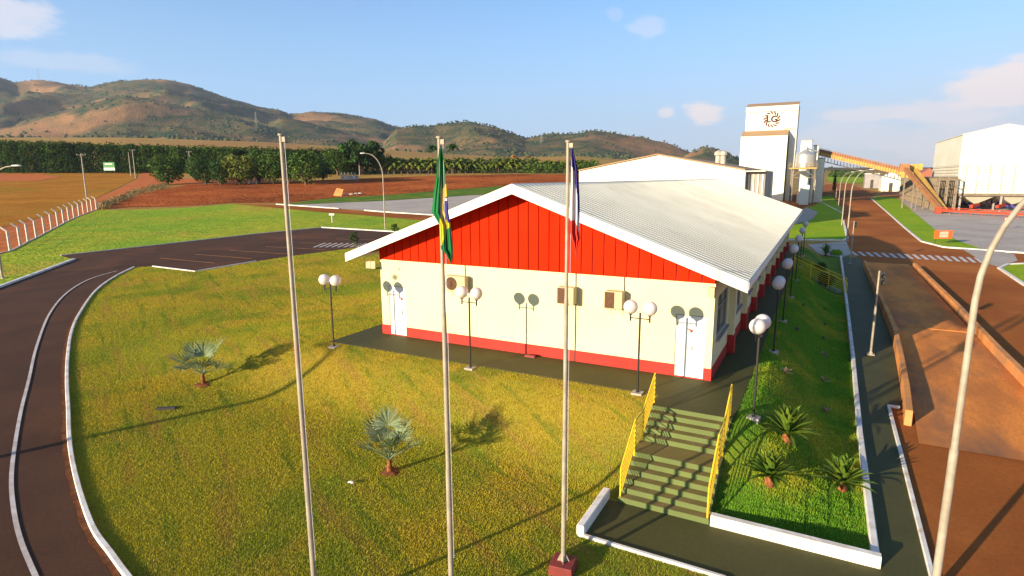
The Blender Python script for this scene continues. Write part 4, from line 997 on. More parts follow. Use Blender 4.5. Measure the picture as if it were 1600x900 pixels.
def tree(name, label, px, py, wpx, top, m, group, n=1500, seed=0, trunk_frac=.06, cat='tree', lsize=None):
    P = G(px, py); k = px_m(P); Wd = wpx / k; Hh = Zat(P, top) - P.z; rr_ = random.Random(seed * 7 + int(px))
    t = thing(name, label, cat, P, 0, group); tb = Hh * trunk_frac
    tk = MB(); r0 = max(.12, Wd * .035); tk.tube([(0, 0, -.3), (0, 0, tb), (.05 * Wd, .02 * Wd, Hh * .55)], [r0 * 1.2, r0, r0 * .5], 8)
    for i in range(5):
        a = i * 1.26 + rr_.random(); tk.tube([(0, 0, tb * .9), (math.cos(a) * Wd * .14, math.sin(a) * Wd * .14, tb + Hh * .2), (math.cos(a) * Wd * .3, math.sin(a) * Wd * .3, Hh * .55)], [r0 * .55, r0 * .4, r0 * .15], 6)
    tk.build('trunk', M_bark, t, smooth=True)
    cs = []
    hc = (Hh - tb)
    for i in range(26):
        a = i * 2.4; f = (i + .5) / 26; ring = math.sqrt(max(0, 1 - (2 * f - 1) ** 2)); rad = (.10 + .24 * ring) * Wd * rr_.uniform(.8, 1.12)
        cs.append((Vector((math.cos(a) * rad, math.sin(a) * rad, tb + hc * (.13 + .72 * f))), min(Wd, hc) * rr_.uniform(.15, .21)))
    cs.append((Vector((0, 0, tb + hc * .5)), min(Wd, hc) * .38))
    cr = MB(); leaf_cloud(cr, cs, n, lsize or max(.22, Wd * .034), rr_); cr.build('crown', m, t); return t
R0 = 'round trees beyond the plowed field'
tree('round_tree', 'round bushy tree standing alone by the orange dirt road', 262, 289, 52, 239, M_leafm, R0, 3200, 1)
row = [(306, 283, 26, 241, M_leafm, 'yellow green tree peeking behind a utility pole'), (322, 289, 44, 243, M_leafd, 'dark round tree right of the lone tree'), (346, 290, 34, 248, M_leafd, 'low dark tree behind the short white post'), (375, 289, 56, 238, M_leafy, 'wide lighter tree above the small white posts'), (405, 287, 44, 235, M_leafm, 'mid green tree left of the bare flagpole top'), (428, 288, 46, 232, M_leafm, 'green tree directly behind the bare flagpole'), (452, 288, 42, 230, M_leafd, 'dark tree just right of the bare flagpole'), (478, 289, 56, 232, M_leafm, 'broad tree at the right end of the front tree row'), (505, 284, 30, 240, M_leafd, 'small dark tree between tree row and giant tree')]
for i, (px, py, wpx, tp, m, lab) in enumerate(row): tree('round_tree', lab, px, py, wpx, tp, m, R0, 2400, i + 3)
tree('giant_tree', 'very large dark domed tree above the stone shed', 566, 273, 84, 217, M_leafd, 'tall trees behind the field', 3000, 31, .2)
tree('giant_tree', 'large dark tree left of the giant domed one', 528, 274, 52, 231, M_leafm, 'tall trees behind the field', 1600, 32, .15)
tree('giant_tree', 'half hidden green tree right of the giant domed one', 600, 272, 34, 238, M_leafm, 'tall trees behind the field', 1200, 33, .15)
tree('flame_tree', 'rusty orange tree above the palm row', 812, 266, 60, 243, M_flam, 'trees behind the palm row', 1000, 34)
tree('round_tree', 'low green tree left of the rusty orange tree', 782, 267, 36, 243, M_leafm, R0, 800, 35)
tree('round_tree', 'green tree behind the blue and white flag', 896, 268, 40, 250, M_leafm, R0, 700, 36)
# coconut style palms
def palm_proto(H, name, label, m, group, R=3.9, nf=22):
    t = thing(name, label, 'palm', (0, 0, 0), 0, group)
    tk = MB(); tk.tube([(0, 0, -.3), (.1, 0, H * .5), (.15, .05, H)], [.25, .18, .13], 7); tk.build('trunk', M_bark, t, smooth=True)
    f = MB(); rr_ = random.Random(int(H * 10))
    for i in range(nf):
        a = i * 2.4; e = math.radians(lerp([(0, 70), (1, -15)], i / nf)); d = Vector((math.cos(a) * math.cos(e), math.sin(a) * math.cos(e), math.sin(e))); L = R * rr_.uniform(.85, 1.1)
        side = Vector((-math.sin(a), math.cos(a), 0)); p = Vector((.15, .05, H)); n = 6; prev = None
        for k in range(n + 1):
            tt = k / n; q = p + d * L * tt + Vector((0, 0, -L * .55 * tt * tt)); wv = side * (.62 * math.sin(PI * min(1, tt * .9 + .08)))
            dn = Vector((0, 0, -abs(wv.length) * .8)); cur = (q, q + wv + dn, q - wv + dn)
            if prev: f.add([prev[0], cur[0], cur[1], prev[1]], [(0, 1, 2, 3)]); f.add([prev[0], cur[0], cur[2], prev[2]], [(0, 1, 2, 3)])
            prev = cur
    f.build('crown', m, t); return t
PG = 'palms in the long row beyond the field'
pp = palm_proto(3.8, 'row_palm', 'palm at the left end of the long palm row', M_leafy, PG)
n_p = 64; first = True; prnd = random.Random(11)
pts_p = []
for i in range(n_p):
    px = 606 + (930 - 606) * (i // 2) / 31.5 + prnd.uniform(-3, 3); py = (272.3 if i % 2 else 270.6) - (px - 606) * .010
    pts_p.append((px, py))
pts_p.sort()
for i, (px, py) in enumerate(pts_p):
    P = G(px, py); h = Zat(P, 244.5 + (px - 606) * .008 + prnd.uniform(-4, 4)) - P.z; sc = h / 6.0
    lab = 'leafy palm in the long row beyond the field'
    if i == 0: pp.location = P; pp.scale = (sc,) * 3; pp['label'] = lab; pp.rotation_euler = (0, 0, 1)
    else: copy_tree(pp, P, prnd.uniform(0, 6), lab, sc)
tp_ = palm_proto(11.0, 'tall_palm', 'tall palm rising above the row, right of the green flag pole top', M_leafd, 'tall palms', 3.4, 18)
P = G(708, 271.5); tp_.location = P; s_ = (Zat(P, 223) - P.z) / 12.6; tp_.scale = (s_,) * 3
copy_tree(tp_, G(677, 271.5), 2, 'tall palm rising above the row, left of the green flag pole top', s_ * .97)
# far wood on the left: one mass
mb = MB(); wr = random.Random(21)
for i in range(1000):
    px = wr.uniform(-160, 560); rowp = 271 - wr.uniform(0, 2.6) if px < 420 else 273 - wr.uniform(0, 2)
    P = G(px, rowp); top = lerp([(-160, 214), (0, 218), (100, 221), (200, 225), (300, 229), (400, 231), (560, 236)], px) + wr.uniform(-1.5, 3.5)
    H = Zat(P, top) - P.z; 
    cs = [(Vector((P.x + wr.uniform(-1, 1), P.y + wr.uniform(-1, 1), P.z + H * (f + wr.uniform(-.06, .04)))), 2.3 * (1.15 - .45 * f)) for f in (.15, .32, .5, .68, .84, .90)]
    leaf_cloud(mb, cs, 90, .42, wr)
    mb.tube([(P.x, P.y, P.z - 1), (P.x, P.y, P.z + H * .9)], .12, 4)
tag(mb.build('distant_wood', M_euc), 'dense dark plantation wood behind the dry field', 'wood', kind='stuff')
# dry bushes along the dirt road fence
mb = MB()
for i in range(170):
    t_ = wr.random(); px = lerp([(0, 155), (.5, 205), (1, 262)], t_) + wr.uniform(-7, 7); py = lerp([(0, 326), (.5, 305), (1, 289)], t_) + wr.uniform(-4, 4)
    P = G(px, py); leaf_cloud(mb, [(P + Vector((0, 0, .3)), .6)], 34, .14, wr)
M_drb = mat('dry_brush', (.30, .20, .07), (.16, .13, .05), .3, .9, isl=.4)
tag(mb.build('dry_brush', M_drb), 'dry golden brush between dirt road and plowed field', 'brush', kind='stuff')
# far right bushes
mb = MB()
for i in range(60):
    P = G(wr.uniform(1296, 1350), 276.5); leaf_cloud(mb, [(P + Vector((0, 0, 2.5)), 3.5)], 40, 1.0, wr)
for i in range(210):
    P = G(wr.uniform(560, 932), wr.uniform(269.0, 271.0)); leaf_cloud(mb, [(P + Vector((0, 0, 1.6)), 2.6)], 45, .42, wr)
tag(mb.build('far_bushes', M_leafm), 'far green hedges at the edge of the fields', 'bushes', kind='stuff')
# small trees and bushes near the office
def bush(loc, r, h, m, label, n=500, name='bush', seed=0, ls=.07):
    b = MB(); rr_ = random.Random(seed); cs = [(Vector((rr_.uniform(-.35, .35) * r, rr_.uniform(-.35, .35) * r, h * rr_.uniform(.35, .65))), r * rr_.uniform(.45, .65)) for _ in range(8)]
    t = thing(name, label, 'bush', loc); leaf_cloud(b, cs, n, ls, rr_); b.build('foliage', m, t)
    k = MB(); k.tube([(0, 0, -.1), (0, 0, h * .5)], .04, 6); k.build('stem', M_bark, t)
P = G(1291, 450); bush(P, .75, 1.3, M_leafd, 'dark round bush beside the far yellow rails', 1500, seed=1)
P = G(1281, 428); bush(P, .55, 1.2, M_leafd, 'dark bush behind the far yellow rails', 900, seed=2)
P = G(1306, 399); bush(P, .8, .45, M_lawnr, 'low light green mound bush by the crosswalk end', 1200, seed=3)
def sapling(px, py, top, label, seed):
    P = G(px, py); H = Zat(P, top) - P.z; t = thing('sapling', label, 'sapling', P, 0, 'saplings by the parking lot'); rr_ = random.Random(seed)
    k = MB(); k.tube([(0, 0, -.1), (.04, .02, H * .5), (0, 0, H)], [.04, .03, .01], 6)
    cs = []
    for i in range(9):
        z = H * (.3 + .07 * i); a = i * 2.4; r = .5 * (1.1 - z / H); e = Vector((math.cos(a) * r, math.sin(a) * r, z + .1)); k.tube([(0, 0, z - .1), e], [.015, .006], 4); cs.append((e, .22))
    k.build('trunk', M_bark, t); c = MB(); leaf_cloud(c, cs, 260, .09, rr_); c.build('crown', M_leafd, t)
sapling(554, 389, 362, 'thin sapling beside the hatched marking', 1); sapling(617, 368, 350, 'thin sapling close above the roof edge', 2)

# ------------------------------------------------------------------ street lamps
def street_lamp(P, H, az, label, rr0=.09, reach=1.9):
    t = thing('street_lamp', label, 'street lamp', P, az, 'curved street lamps')
    b = MB(); b.box(-.2, .2, -.2, .2, -.2, .06); b.build('base', M_conc, t)
    pts = [(0, 0, .0), (0, 0, H * .35), (0, 0, H * .36), (0, 0, H * .68)]; rs = [rr0, rr0, rr0 * .82, rr0 * .75]
    for k in range(1, 9): a = k / 8 * math.radians(78); pts.append((reach * (1 - math.cos(a)) / (1 - math.cos(math.radians(78))) * .8, 0, H * .68 + (H * .30) * math.sin(a) / math.sin(math.radians(78)))); rs.append(rr0 * (.75 - .03 * k))
    e = Vector(pts[-1]); pts.append(tuple(e + Vector((.45, 0, .06)))); rs.append(rr0 * .45)
    p = MB(); p.tube(pts, rs, 12); p.build('pole', M_pole, t, smooth=True)
    h = MB(); e = Vector(pts[-1]); h.lathe([(.001, 0), (.10, .05), (.16, .2), (.17, .45), (.12, .65), (.03, .72)], 14)
    h.v = [(e.x + z, y, e.z + x * .45 + .03) for x, y, z in h.v]; h.build('lamp_head', M_white, t, smooth=True); return t
# near right one: base under the frame, pole through (1463,900) and (1520,520), arm curving right
Pn = G(1459, 930)
# its height: knee where the shaft starts bending shows at row ~ 450
street_lamp(Pn, (Zat(Pn, 470) - Pn.z) / .68, math.atan2(HX.y, HX.x) + .05, 'big curved street lamp rising from the bottom right corner', .076, 2.6)
Pm = G(602, 358); street_lamp(Pm, Zat(Pm, 238) - Pm.z, math.atan2(-HX.y, -HX.x), 'curved street lamp by the parking lot kerb behind the office')
for i, (px, py, tp, lab) in enumerate([(1323, 376, 264, 'nearest of the four far street lamps beside the road'), (1315, 353, 266, 'second of the far street lamps beside the road'), (1309, 333, 268, 'third of the far street lamps beside the road'), (1305.5, 316, 270, 'farthest of the four street lamps beside the road')]):
    P = G(px, py); street_lamp(P, Zat(P, tp) - P.z, math.atan2(HX.y, HX.x), lab)
Pl = G(4, 435); street_lamp(Pl, Zat(Pl, 215) - Pl.z if False else 8.2, math.atan2(HX.y, HX.x) , 'street lamp cut by the left edge of the picture')
Ps = Vector((-8.4, -22.1, 0)); Ps.z = hgt(Ps.x, Ps.y)
street_lamp(Ps, 6.0, PI, 'street lamp beside the drive whose long shadow crosses the lawn', .15, 1.1)

# ------------------------------------------------------------------ traffic signals
def signal(P, H, label):
    t = thing('traffic_signal', label, 'traffic light', P, 0, 'two lens signals at the truck scale')
    b = MB(); b.box(-.16, .16, -.16, .16, -.02, .05); b.lathe([(.12, .05), (.05, .18)], 10); b.build('base', M_pole, t)
    p = MB(); p.tube([(0, 0, .05), (0, 0, H * .6), (0, 0, H * .61), (0, 0, H)], [.055, .055, .046, .046], 12); p.build('pole', M_pole, t, smooth=True)
    h = MB(); h.box(.06, .24, -.12, .10, H - .62, H - .06); ho = h.build('signal_head', M_black, t, bevel=.01)
    for k in range(2):
        v = MB(); v.tube([(.16, -.12, H - .20 - k * .28), (.16, -.30, H - .22 - k * .28)], .10, 14, caps=False); v.tube([(.06, 0, H - .20 - k * .28), (.0, 0, H - .2 - k * .28)], .02, 6); v.build('visor', M_black, ho)
        l = MB(); l.tube([(.16, -.121, H - .20 - k * .28), (.16, -.135, H - .20 - k * .28)], .085, 14); l.build('lens', M_glass, ho)
    return t
P = Vector((19.12, 11.65, ZL + .04)); signal(P, Zat(P, 423) - P.z, 'two lens signal on a pole at the near end of the truck scale')
P = Vector((19.23, 44.35, ZL + .04)); signal(P, Zat(P, 345) - P.z, 'two lens signal on a pole at the far end by the crosswalk')

# ------------------------------------------------------------------ truck scale
ts = thing('truck_scale', 'truck scale deck between two low orange dusty parapets', 'truck scale', (0, 0, 0))
# parapets follow straight lines; deck inside
def on_z(px, py, z): d = ray(px, py); return CAM + d * ((z - CAM.z) / d.z)
zt = ZL + .55
inL = [on_z(*p, zt) for p in [(1354, 407), (1372, 440), (1400, 500), (1414, 560), (1428, 645)]]
inR = [on_z(*p, zt) for p in [(1424, 411), (1463, 446), (1512, 492), (1560, 545), (1612, 602)]]
def parapet(name, line, wd, z0, z1, m):
    b = MB(); n = len(line); vs = []
    for i, p in enumerate(line):
        a = line[max(i - 1, 0)]; c = line[min(i + 1, n - 1)]; d = (c - a).xy.normalized(); nx = Vector((-d.y, d.x)) * wd / 2
        for s_, z in ((-1, z0), (-1, z1), (1, z1), (1, z0)): vs.append((p.x + nx.x * s_, p.y + nx.y * s_, z))
    b.add(vs, [(i * 4 + j, i * 4 + j + 1, i * 4 + j + 5, i * 4 + j + 4) for i in range(n - 1) for j in range(3)] + [(0, 1, 2, 3), tuple(range(4 * n - 1, 4 * n - 5, -1))])
    return b.build(name, m, ts, bevel=.02)
XL = sum(p.x for p in inL) / 5; XR = sum(p.x for p in inR) / 5
print('parapets', [tuple(round(c, 2) for c in p) for p in inL], [tuple(round(c, 2) for c in p) for p in inR])
PLn = [Vector((19.72, 3.0, 0)), Vector((19.93, 6, 0)), Vector((20.12, 9.6, 0)), Vector((20.38, 15.5, 0)), Vector((20.40, 19.5, 0)), Vector((20.36, 43.5, 0))]
PRn = [Vector((24.45, -6.0, 0)), Vector((24.25, 4, 0)), Vector((24.2, 14, 0)), Vector((24.3, 24, 0)), Vector((24.2, 43.5, 0))]
parapet('parapet', PLn, .22, ZL - .2, zt, M_orc); parapet('parapet', PRn, .26, ZL - .2, zt, M_orc)
dk = MB(); dk.box(20.55, 24.05, 18.05, 43.4, ZL - .1, ZL + .16); dk.add([(20.55, 17.95, ZL + .15), (24.05, 17.95, ZL + .15), (24.2, 9, ZL + .12), (24.1, 1.5, ZL + .04), (19.86, 1.5, ZL + .04), (20.3, 9, ZL + .12)], [(0, 1, 2, 5), (5, 2, 3, 4)])
dk.build('deck', M_plat, ts)
rp = MB(); rp.add([(20.5, 46.5, ZL + .03), (24.1, 46.5, ZL + .03), (24.1, 43.42, ZL + .16), (20.5, 43.42, ZL + .16)], [(0, 1, 2, 3)]); rp.build('ramp', M_plat, ts)
gr_ = MB(); gr_.box(20.55, 24.05, 17.955, 18.045, ZL + .02, ZL + .10); gr_.build('joint', M_dark, ts)

# ------------------------------------------------------------------ small things
def billboard(P, w_, z0, z1, label, m, name, legs, stripes=None, rzv=0, cat='sign', txt=None):
    t = thing(name, label, cat, P, rzv)
    b = MB(); b.box(-w_ / 2, w_ / 2, -.03, .03, z0, z1); pn = b.build('panel', m, t)
    for x in legs: l = MB(); l.tube([(x, .05, -.1), (x, .05, z0 + .1)], .03 if w_ < 3 else .12, 6); l.build('leg', M_dark, t)
    if stripes:
        s_ = MB()
        for (a, b_, c, d) in stripes: s_.box(a, b_, -.04, -.031, c, d)
        s_.build('lettering', M_white, pn)
    return t
P = G(1472, 382); k = px_m(P); hz_ = Zat(P, 360) - P.z
yaw_c = math.atan2(HX.y, HX.x)
w_ = 28 / k
billboard(P, w_, hz_ * .42, hz_, 'orange notice board with white lines on two legs', M_ora, 'notice_board', (-w_ * .38, w_ * .38), [(-w_ * .22, w_ * .26, hz_ * (.52 + .11 * i), hz_ * (.52 + .11 * i) + hz_ * .05) for i in range(4)], yaw_c)
P = G(1570, 359); hz_ = Zat(P, 339) - P.z
tt = thing('round_sign', 'small pale and red sign on a thin post in the gravel yard', 'sign', P, yaw_c); b = MB(); b.tube([(0, -.03, hz_ - .35), (0, .0, hz_ - .35)], .35, 20); b.build('panel', M_redmach, tt); b = MB(); b.tube([(0, -.035, hz_ - .35), (0, -.031, hz_ - .35)], .26, 20); b.build('face', M_white, tt); b = MB(); b.tube([(0, .03, -.1), (0, .03, hz_ - .1)], .03, 6); b.build('post', M_conc, tt)
P = G(172, 272.6); k = px_m(P); z1 = Zat(P, 253.5) - P.z; z0 = Zat(P, 266.5) - P.z
billboard(P, 17 / k, z0, z1, 'green and white roadside board in front of the wood', M_sgreen, 'roadside_board', (-2, 2), [(-8.3 / k, 8.3 / k, z0 + .1, z0 + (z1 - z0) * .34), (-6 / k, 5 / k, z0 + (z1 - z0) * .72, z0 + (z1 - z0) * .84)], yaw_c)
# posts of the left fence
fc = thing('concrete_post_fence', 'row of white concrete posts with bent tops along the dirt road', 'fence', (0, 0, 0))
for i in range(len(FEN)):
    if i == 0: continue
    P = FEN[i]; nxt = FEN[min(i + 1, len(FEN) - 1)]; prv = FEN[i - 1]; d = (nxt - prv).normalized(); out_ = Vector((-d.y, d.x, 0))
    if out_.dot(HX) > 0: out_ = -out_
    pm = MB(); H = 1.95; pm.beam(P + Vector((0, 0, -.2)), P + Vector((0, 0, H)), .17, .17); pm.beam(P + Vector((0, 0, H - .03)), P + Vector((0, 0, H + .42)) + out_ * .5, .15, .15); pm.build('post', M_postc, fc)
wr_ = MB()
for h in (.4, .8, 1.2, 1.6):
    wr_.tube([P + Vector((0, 0, h)) for P in FEN], .008, 4)
wr_.build('wire', M_dark, fc)
fb = MB()
kerb('fence_footing', [p.xy for p in FEN], .16, .10, M_postc, 'low footing under the pale concrete post fence')
# utility poles
def upole(px, py, top, label, arm=True):
    P = G(px, py); H = Zat(P, top) - P.z; t = thing('utility_pole', label, 'utility pole', P, yaw_c + .3, 'concrete utility poles along the dirt road')
    p = MB(); p.tube([(0, 0, -.3), (0, 0, H)], [.17, .10], 8); p.build('pole', M_conc, t, smooth=True)
    if arm:
        a = MB(); a.box(-.8, .8, -.04, .04, H - .33, H - .26)
        a.build('crossarm', M_conc, t)
        for x in (-.8, 0.25, .8): q = MB(); q.lathe([(.03, H - .25), (.07, H - .16), (.03, H - .08)], 8, (x, 0, 0)); q.build('insulator', M_white, t)
    return P, H
U = [upole(136, 311, 240, 'tall utility pole in front of the dry field, nearest pole'), upole(212, 279, 233.5, 'utility pole at the bend of the dirt road, right of two'), upole(205, 276, 238, 'thin utility pole just left of the bend pole', False), upole(231, 270.5, 243, 'short far utility pole left of the lone round tree'), upole(299, 277, 236, 'utility pole between the round trees'), upole(342, 287, 252, 'short pale pole in front of low dark tree', False), upole(649 - 87, 274, 250, 'thin pole in front of the giant tree', False)]
wm = MB()
for a, b in ((0, 1), (1, 3), (1, 4)):
    for off in (-.8, .8):
        A_, H1 = U[a]; B_, H2_ = U[b]; p0 = A_ + Vector((off, 0, H1 - .1)); p1 = B_ + Vector((off, 0, H2_ - .1)); pts = []
        for k in range(11): t_ = k / 10; q = p0.lerp(p1, t_); q.z -= 1.2 * 4 * t_ * (1 - t_); pts.append(q)
        wm.tube(pts, .012, 3)
tag(wm.build('power_lines', M_dark), 'thin power lines between the utility poles', 'power lines')
# farm fence before palms
ff_ = thing('farm_fence', 'low dark farm fence in front of the palm row', 'fence', (0, 0, 0)); prev = None; wq = MB()
for i in range(24):
    P = G(600 + i * 14, 275.3 - i * .09); q = MB(); q.tube([P, P + Vector((0, 0, 1.7))], .07, 5); q.build('post', M_dark, ff_)
    if prev:
        for h in (.5, 1.0, 1.5): wq.tube([prev + Vector((0, 0, h)), P + Vector((0, 0, h))], .02, 3)
    prev = P
wq.build('wire', M_dark, ff_)
for i in range(3):
    P = G(389 + i * 5.5, 287.5); q = MB(); q.cbox(P + Vector((0, 0, .9)), .55, .3, 1.8, taper=.8); tag(q.build('marker_post', M_white, bevel=.03), ('leftmost of three short white posts under the wide lighter tree', 'middle one of three short white posts under the wide lighter tree', 'rightmost of three short white posts under the wide lighter tree')[i], 'post', 'white marker posts')
# shed
P = G(545, 281.5); sh = thing('stone_shed', 'small unfinished stone shed under the giant tree', 'shed', P, yaw_c); k = px_m(P); w_ = 24 / k; h_ = Zat(P, 272) - P.z
q = MB(); q.box(-w_ / 2, w_ / 2, 0, w_ * .5, 0, h_ * .75); q.build('wall', M_conc, sh)
q = MB()
for i in range(5): q.box(-w_ / 2 + i * w_ / 4.6, -w_ / 2 + i * w_ / 4.6 + w_ * .06, .02, .4, h_ * .75, h_ * 1.25)
q.build('column', M_conc, sh)
q = MB(); q.sphere((w_ * .35, -.1, h_ * .35), h_ * .2, 10, 8); q.build('barrel', M_white, sh)
# rubble slab
P = G(530, 306.5); q = MB(); rs_ = px_m(P); q.cbox(P + Vector((0, 0, .75)), 1.9, .5, 1.9, Matrix.Rotation(yaw_c, 4, 'Z') @ Matrix.Rotation(math.radians(-28), 4, 'X') @ Matrix.Rotation(.25, 4, 'Y'), taper=.85); tag(q.build('concrete_slab', M_orc, bevel=.05), 'tilted pale slab standing on the plowed field', 'slab')
for i, (px, py) in enumerate([(541, 305.5), (549, 304.5), (557, 304), (563, 303)]):
    P = G(px, py); q = MB(); blob(q, P + Vector((0, 0, .15)), .55, .28); tag(q.build('rubble', M_conc), 'pale rubble heap beside the tilted slab', 'rubble', 'rubble heaps by the slab')
# litter
P = G(548, 758); q = MB(); q.beam(P + Vector((-.09, 0, .07)), P + Vector((.02, .03, .09)), .05, .03); q.beam(P + Vector((.02, .03, .09)), P + Vector((.08, -.02, .08)), .07, .04); tag(q.build('litter', M_white, bevel=.008), 'small white scrap on the lawn left of the larger palm', 'litter')
P = G(260, 640); q = MB(); q.cbox(P + Vector((0, 0, .05)), .62, .16, .08, Matrix.Rotation(yaw_c + .15, 4, 'Z')); tag(q.build('drain_lid', M_dark, bevel=.01), 'dark drain slot lying in the lawn', 'drain')
# lawn post sign
P = G(519, 348); q = thing('lawn_marker', 'white flat marker on a stick in the side lawn', 'marker', P, yaw_c); b = MB(); h_ = Zat(P, 333) - P.z; b.tube([(0, 0, -.1), (0, 0, h_ - .3)], .05, 6); b.build('stick', M_white, q); b = MB(); b.box(-.35, .35, -.1, .1, h_ - .3, h_ - .05); b.build('plate', M_white, q)

# ------------------------------------------------------------------ plant buildings
# white warehouse behind the office
VW = 80
a = onY(905, 267, VW); b = onY(1028, 242, VW); c = onY(1165, 266, VW); d = onY(1195, 268, VW); zb = hgt(0, VW) - .5
wh = thing('warehouse', 'long white gabled warehouse behind the office roof', 'warehouse', (0, 0, 0))
q = MB(); q.slab_y([(a.x, zb), (c.x, zb), (c.x, c.z), (b.x, b.z), (a.x, a.z)], VW, VW + 55); q.build('wall', M_whited, wh)
q = MB()
for (p, r) in ((a, b), (b, c)):
    q.slab_y([(p.x, p.z + .02), (r.x, r.z + .02), (r.x, r.z + .18), (p.x, p.z + .18)], VW - .4, VW + 55.4)
q.build('roof', M_tan, wh)
q = MB(); q.box(c.x + .05, d.x, VW + 1.6, VW + 14, zb - 1, d.z); q.build('annex', M_grey, wh)  # grey colour stands in for shade on the annex face
q = MB()
for i in range(4): x = c.x + .35 + i * (d.x - c.x - .5) / 3.4; q.box(x, x + .16, VW + 1.45, VW + 1.6, zb - 1, d.z - .4)
q.build('annex_rib', M_white, wh)
q = MB(); q.box(c.x + .05, d.x + .1, VW, VW + 14.2, d.z, d.z + .15); q.build('annex_roof', M_white, wh)
for px in (1122, 1130):
    P = onY(px, 250, 100); q = MB(); q.lathe([(.5, 0), (.5, 2.4), (.75, 2.5), (.7, 3.1), (.1, 3.4)], 12, (P.x, P.y, P.z - 1.6)); q.build('vent', M_conc, wh)
# tower
TV = 170
f0 = onY(1158, 213, TV); f1 = onY(1231, 211, TV); zt_b = -1
tw = thing('plant_tower', 'tall white processing tower with round red emblem', 'tower', (0, 0, 0))
u0 = onY(1167, 163, TV + 4); u1 = onY(1248.5, 158, TV + 4); ub = onY(1167, 205, TV + 4); ucut = onY(1243, 224, TV + 4)
q = MB(); q.box(f0.x, f1.x, TV, TV + 4, zt_b, f1.z)
q.box(u0.x, u1.x, TV + 4.0, TV + 9, zt_b, u1.z - .9); q.build('wall', M_whited, tw)
q = MB(); zr = ub.z
q.add([(f0.x, TV - .1, f1.z), (f1.x, TV - .1, f1.z), (f1.x, TV + 4, zr), (f0.x, TV + 4, zr)], [(0, 1, 2, 3)])
q.add([(u0.x - .2, TV + 3.7, u1.z - .9), (u1.x + .2, TV + 3.7, u1.z - .9), (u1.x + .2, TV + 9.2, u1.z + .5), (u0.x - .2, TV + 9.2, u1.z + .5)], [(0, 1, 2, 3)]); q.build('roof', M_tan, tw)
q = MB(); q.box(u0.x - .1, u1.x + .1, TV + 3.8, TV + 4, u1.z - 2.35, u1.z - .9); q.build('parapet_band', M_whited, tw)
q = MB(); q.box(u0.x - .1, u1.x + .1, TV + 3.85, TV + 4.01, u1.z - 2.5, u1.z - 2.35); q.box(u1.x + .002, u1.x + .15, TV + 3.9, TV + 9, u1.z - 14, u1.z - .9); q.build('trim_side_shade', M_grey, tw)  # grey trim line, and a sheet painting shade on the right side
# side wing with sloping roof
q = MB(); x1_ = f1.x + .02
q.add([(x1_, TV, zt_b), (x1_, TV, f1.z), (x1_, TV + 4, zr), (x1_, TV + 34, 13.0), (x1_, TV + 34, zt_b), (x1_ - 8, TV, zt_b), (x1_ - 8, TV + 4.1, f1.z), (x1_ - 8, TV + 4.1, zr), (x1_ - 8, TV + 34, 13.0), (x1_ - 8, TV + 34, zt_b)],
      [(0, 1, 2, 3, 4), (5, 9, 8, 7, 6), (1, 6, 7, 2), (2, 7, 8, 3), (3, 8, 9, 4)]); q.build('side_wing', M_grey, tw)  # wing kept grey to paint the shaded side of the white tower
q = MB(); q.box(x1_ + .01, x1_ + .25, TV + 2.5, TV + 2.9, zt_b, f1.z); q.build('downpipe', M_dark, tw)
lc = onY(1206, 186.5, TV + 4); Rl = 2.25; q = MB()
for i in range(14):
    a_ = i * 2 * PI / 14; pts = []
    for (r, da) in ((.62, -.02), (.84, .10), (1.06, .38), (1.0, .50), (.74, .30)):
        pts.append((lc.x + Rl * r * math.cos(a_ + da), lc.z + Rl * r * math.sin(a_ + da)))
    q.slab_y(pts, TV + 3.85, TV + 4.01)
M_logo = mat('emblem_red', (.11, .018, .010), None)
q.build('emblem', M_logo, tw)
def text(s, loc, size, m, parent, name='lettering', dep=.02):
    cu = bpy.data.curves.new('t', 'FONT'); cu.body = s; cu.size = size; cu.extrude = dep; cu.offset = .07; cu.align_x = 'CENTER'; cu.align_y = 'CENTER'
    o = bpy.data.objects.new('t', cu); scene.collection.objects.link(o); dg = bpy.context.evaluated_depsgraph_get(); me = bpy.data.meshes.new_from_object(o.evaluated_get(dg))
    bpy.data.objects.remove(o); me.materials.clear(); me.materials.append(m)
    r = bpy.data.objects.new(name, me); link(r, parent); r.location = loc; r.rotation_euler = (PI / 2, 0, 0); return r
text('LG', (lc.x, TV + 3.8, lc.z), 2.5, mat('emblem_text', (.06, .02, .015)), tw, dep=.06)
sp_ = onY(1234, 201, TV + 4); q = MB(); q.box(sp_.x - 1.6, sp_.x + 1.3, TV + 3.9, TV + 4.01, sp_.z - .35, sp_.z + .3); q.build('name_plate', M_conc, tw)
# blocks behind the tower
def bxy(name, label, pts, Y, dep, m, cat, zb_=-1, grp=None):
    a = onY(*pts[0], Y); b = onY(*pts[1], Y); t = thing(name, label, cat, (0, 0, 0), 0, grp); q = MB(); q.box(a.x, b.x, Y, Y + dep, zb_, (a.z + b.z) / 2); q.build('wall', m, t)
    r = MB(); r.box(a.x - .15, b.x + .15, Y - .15, Y + dep + .1, (a.z + b.z) / 2, (a.z + b.z) / 2 + .2); r.build('roof', M_grey, t); return t
bxy('plant_block', 'white block rising behind the tank', ((1252, 219), (1269, 220)), 164, 5, M_whited, 'building')
bxy('plant_block', 'slim white shaft beside the conveyor head', ((1272, 227), (1279, 228)), 167, 3, M_whited, 'building')
bxy('plant_block', 'low white building under the conveyor head', ((1270, 247), (1289, 248)), 172, 5, M_whited, 'building')
bxy('plant_shed', 'long low grey shed behind the tank', ((1262, 262), (1287, 269)), 206, 60, M_grey, 'building')
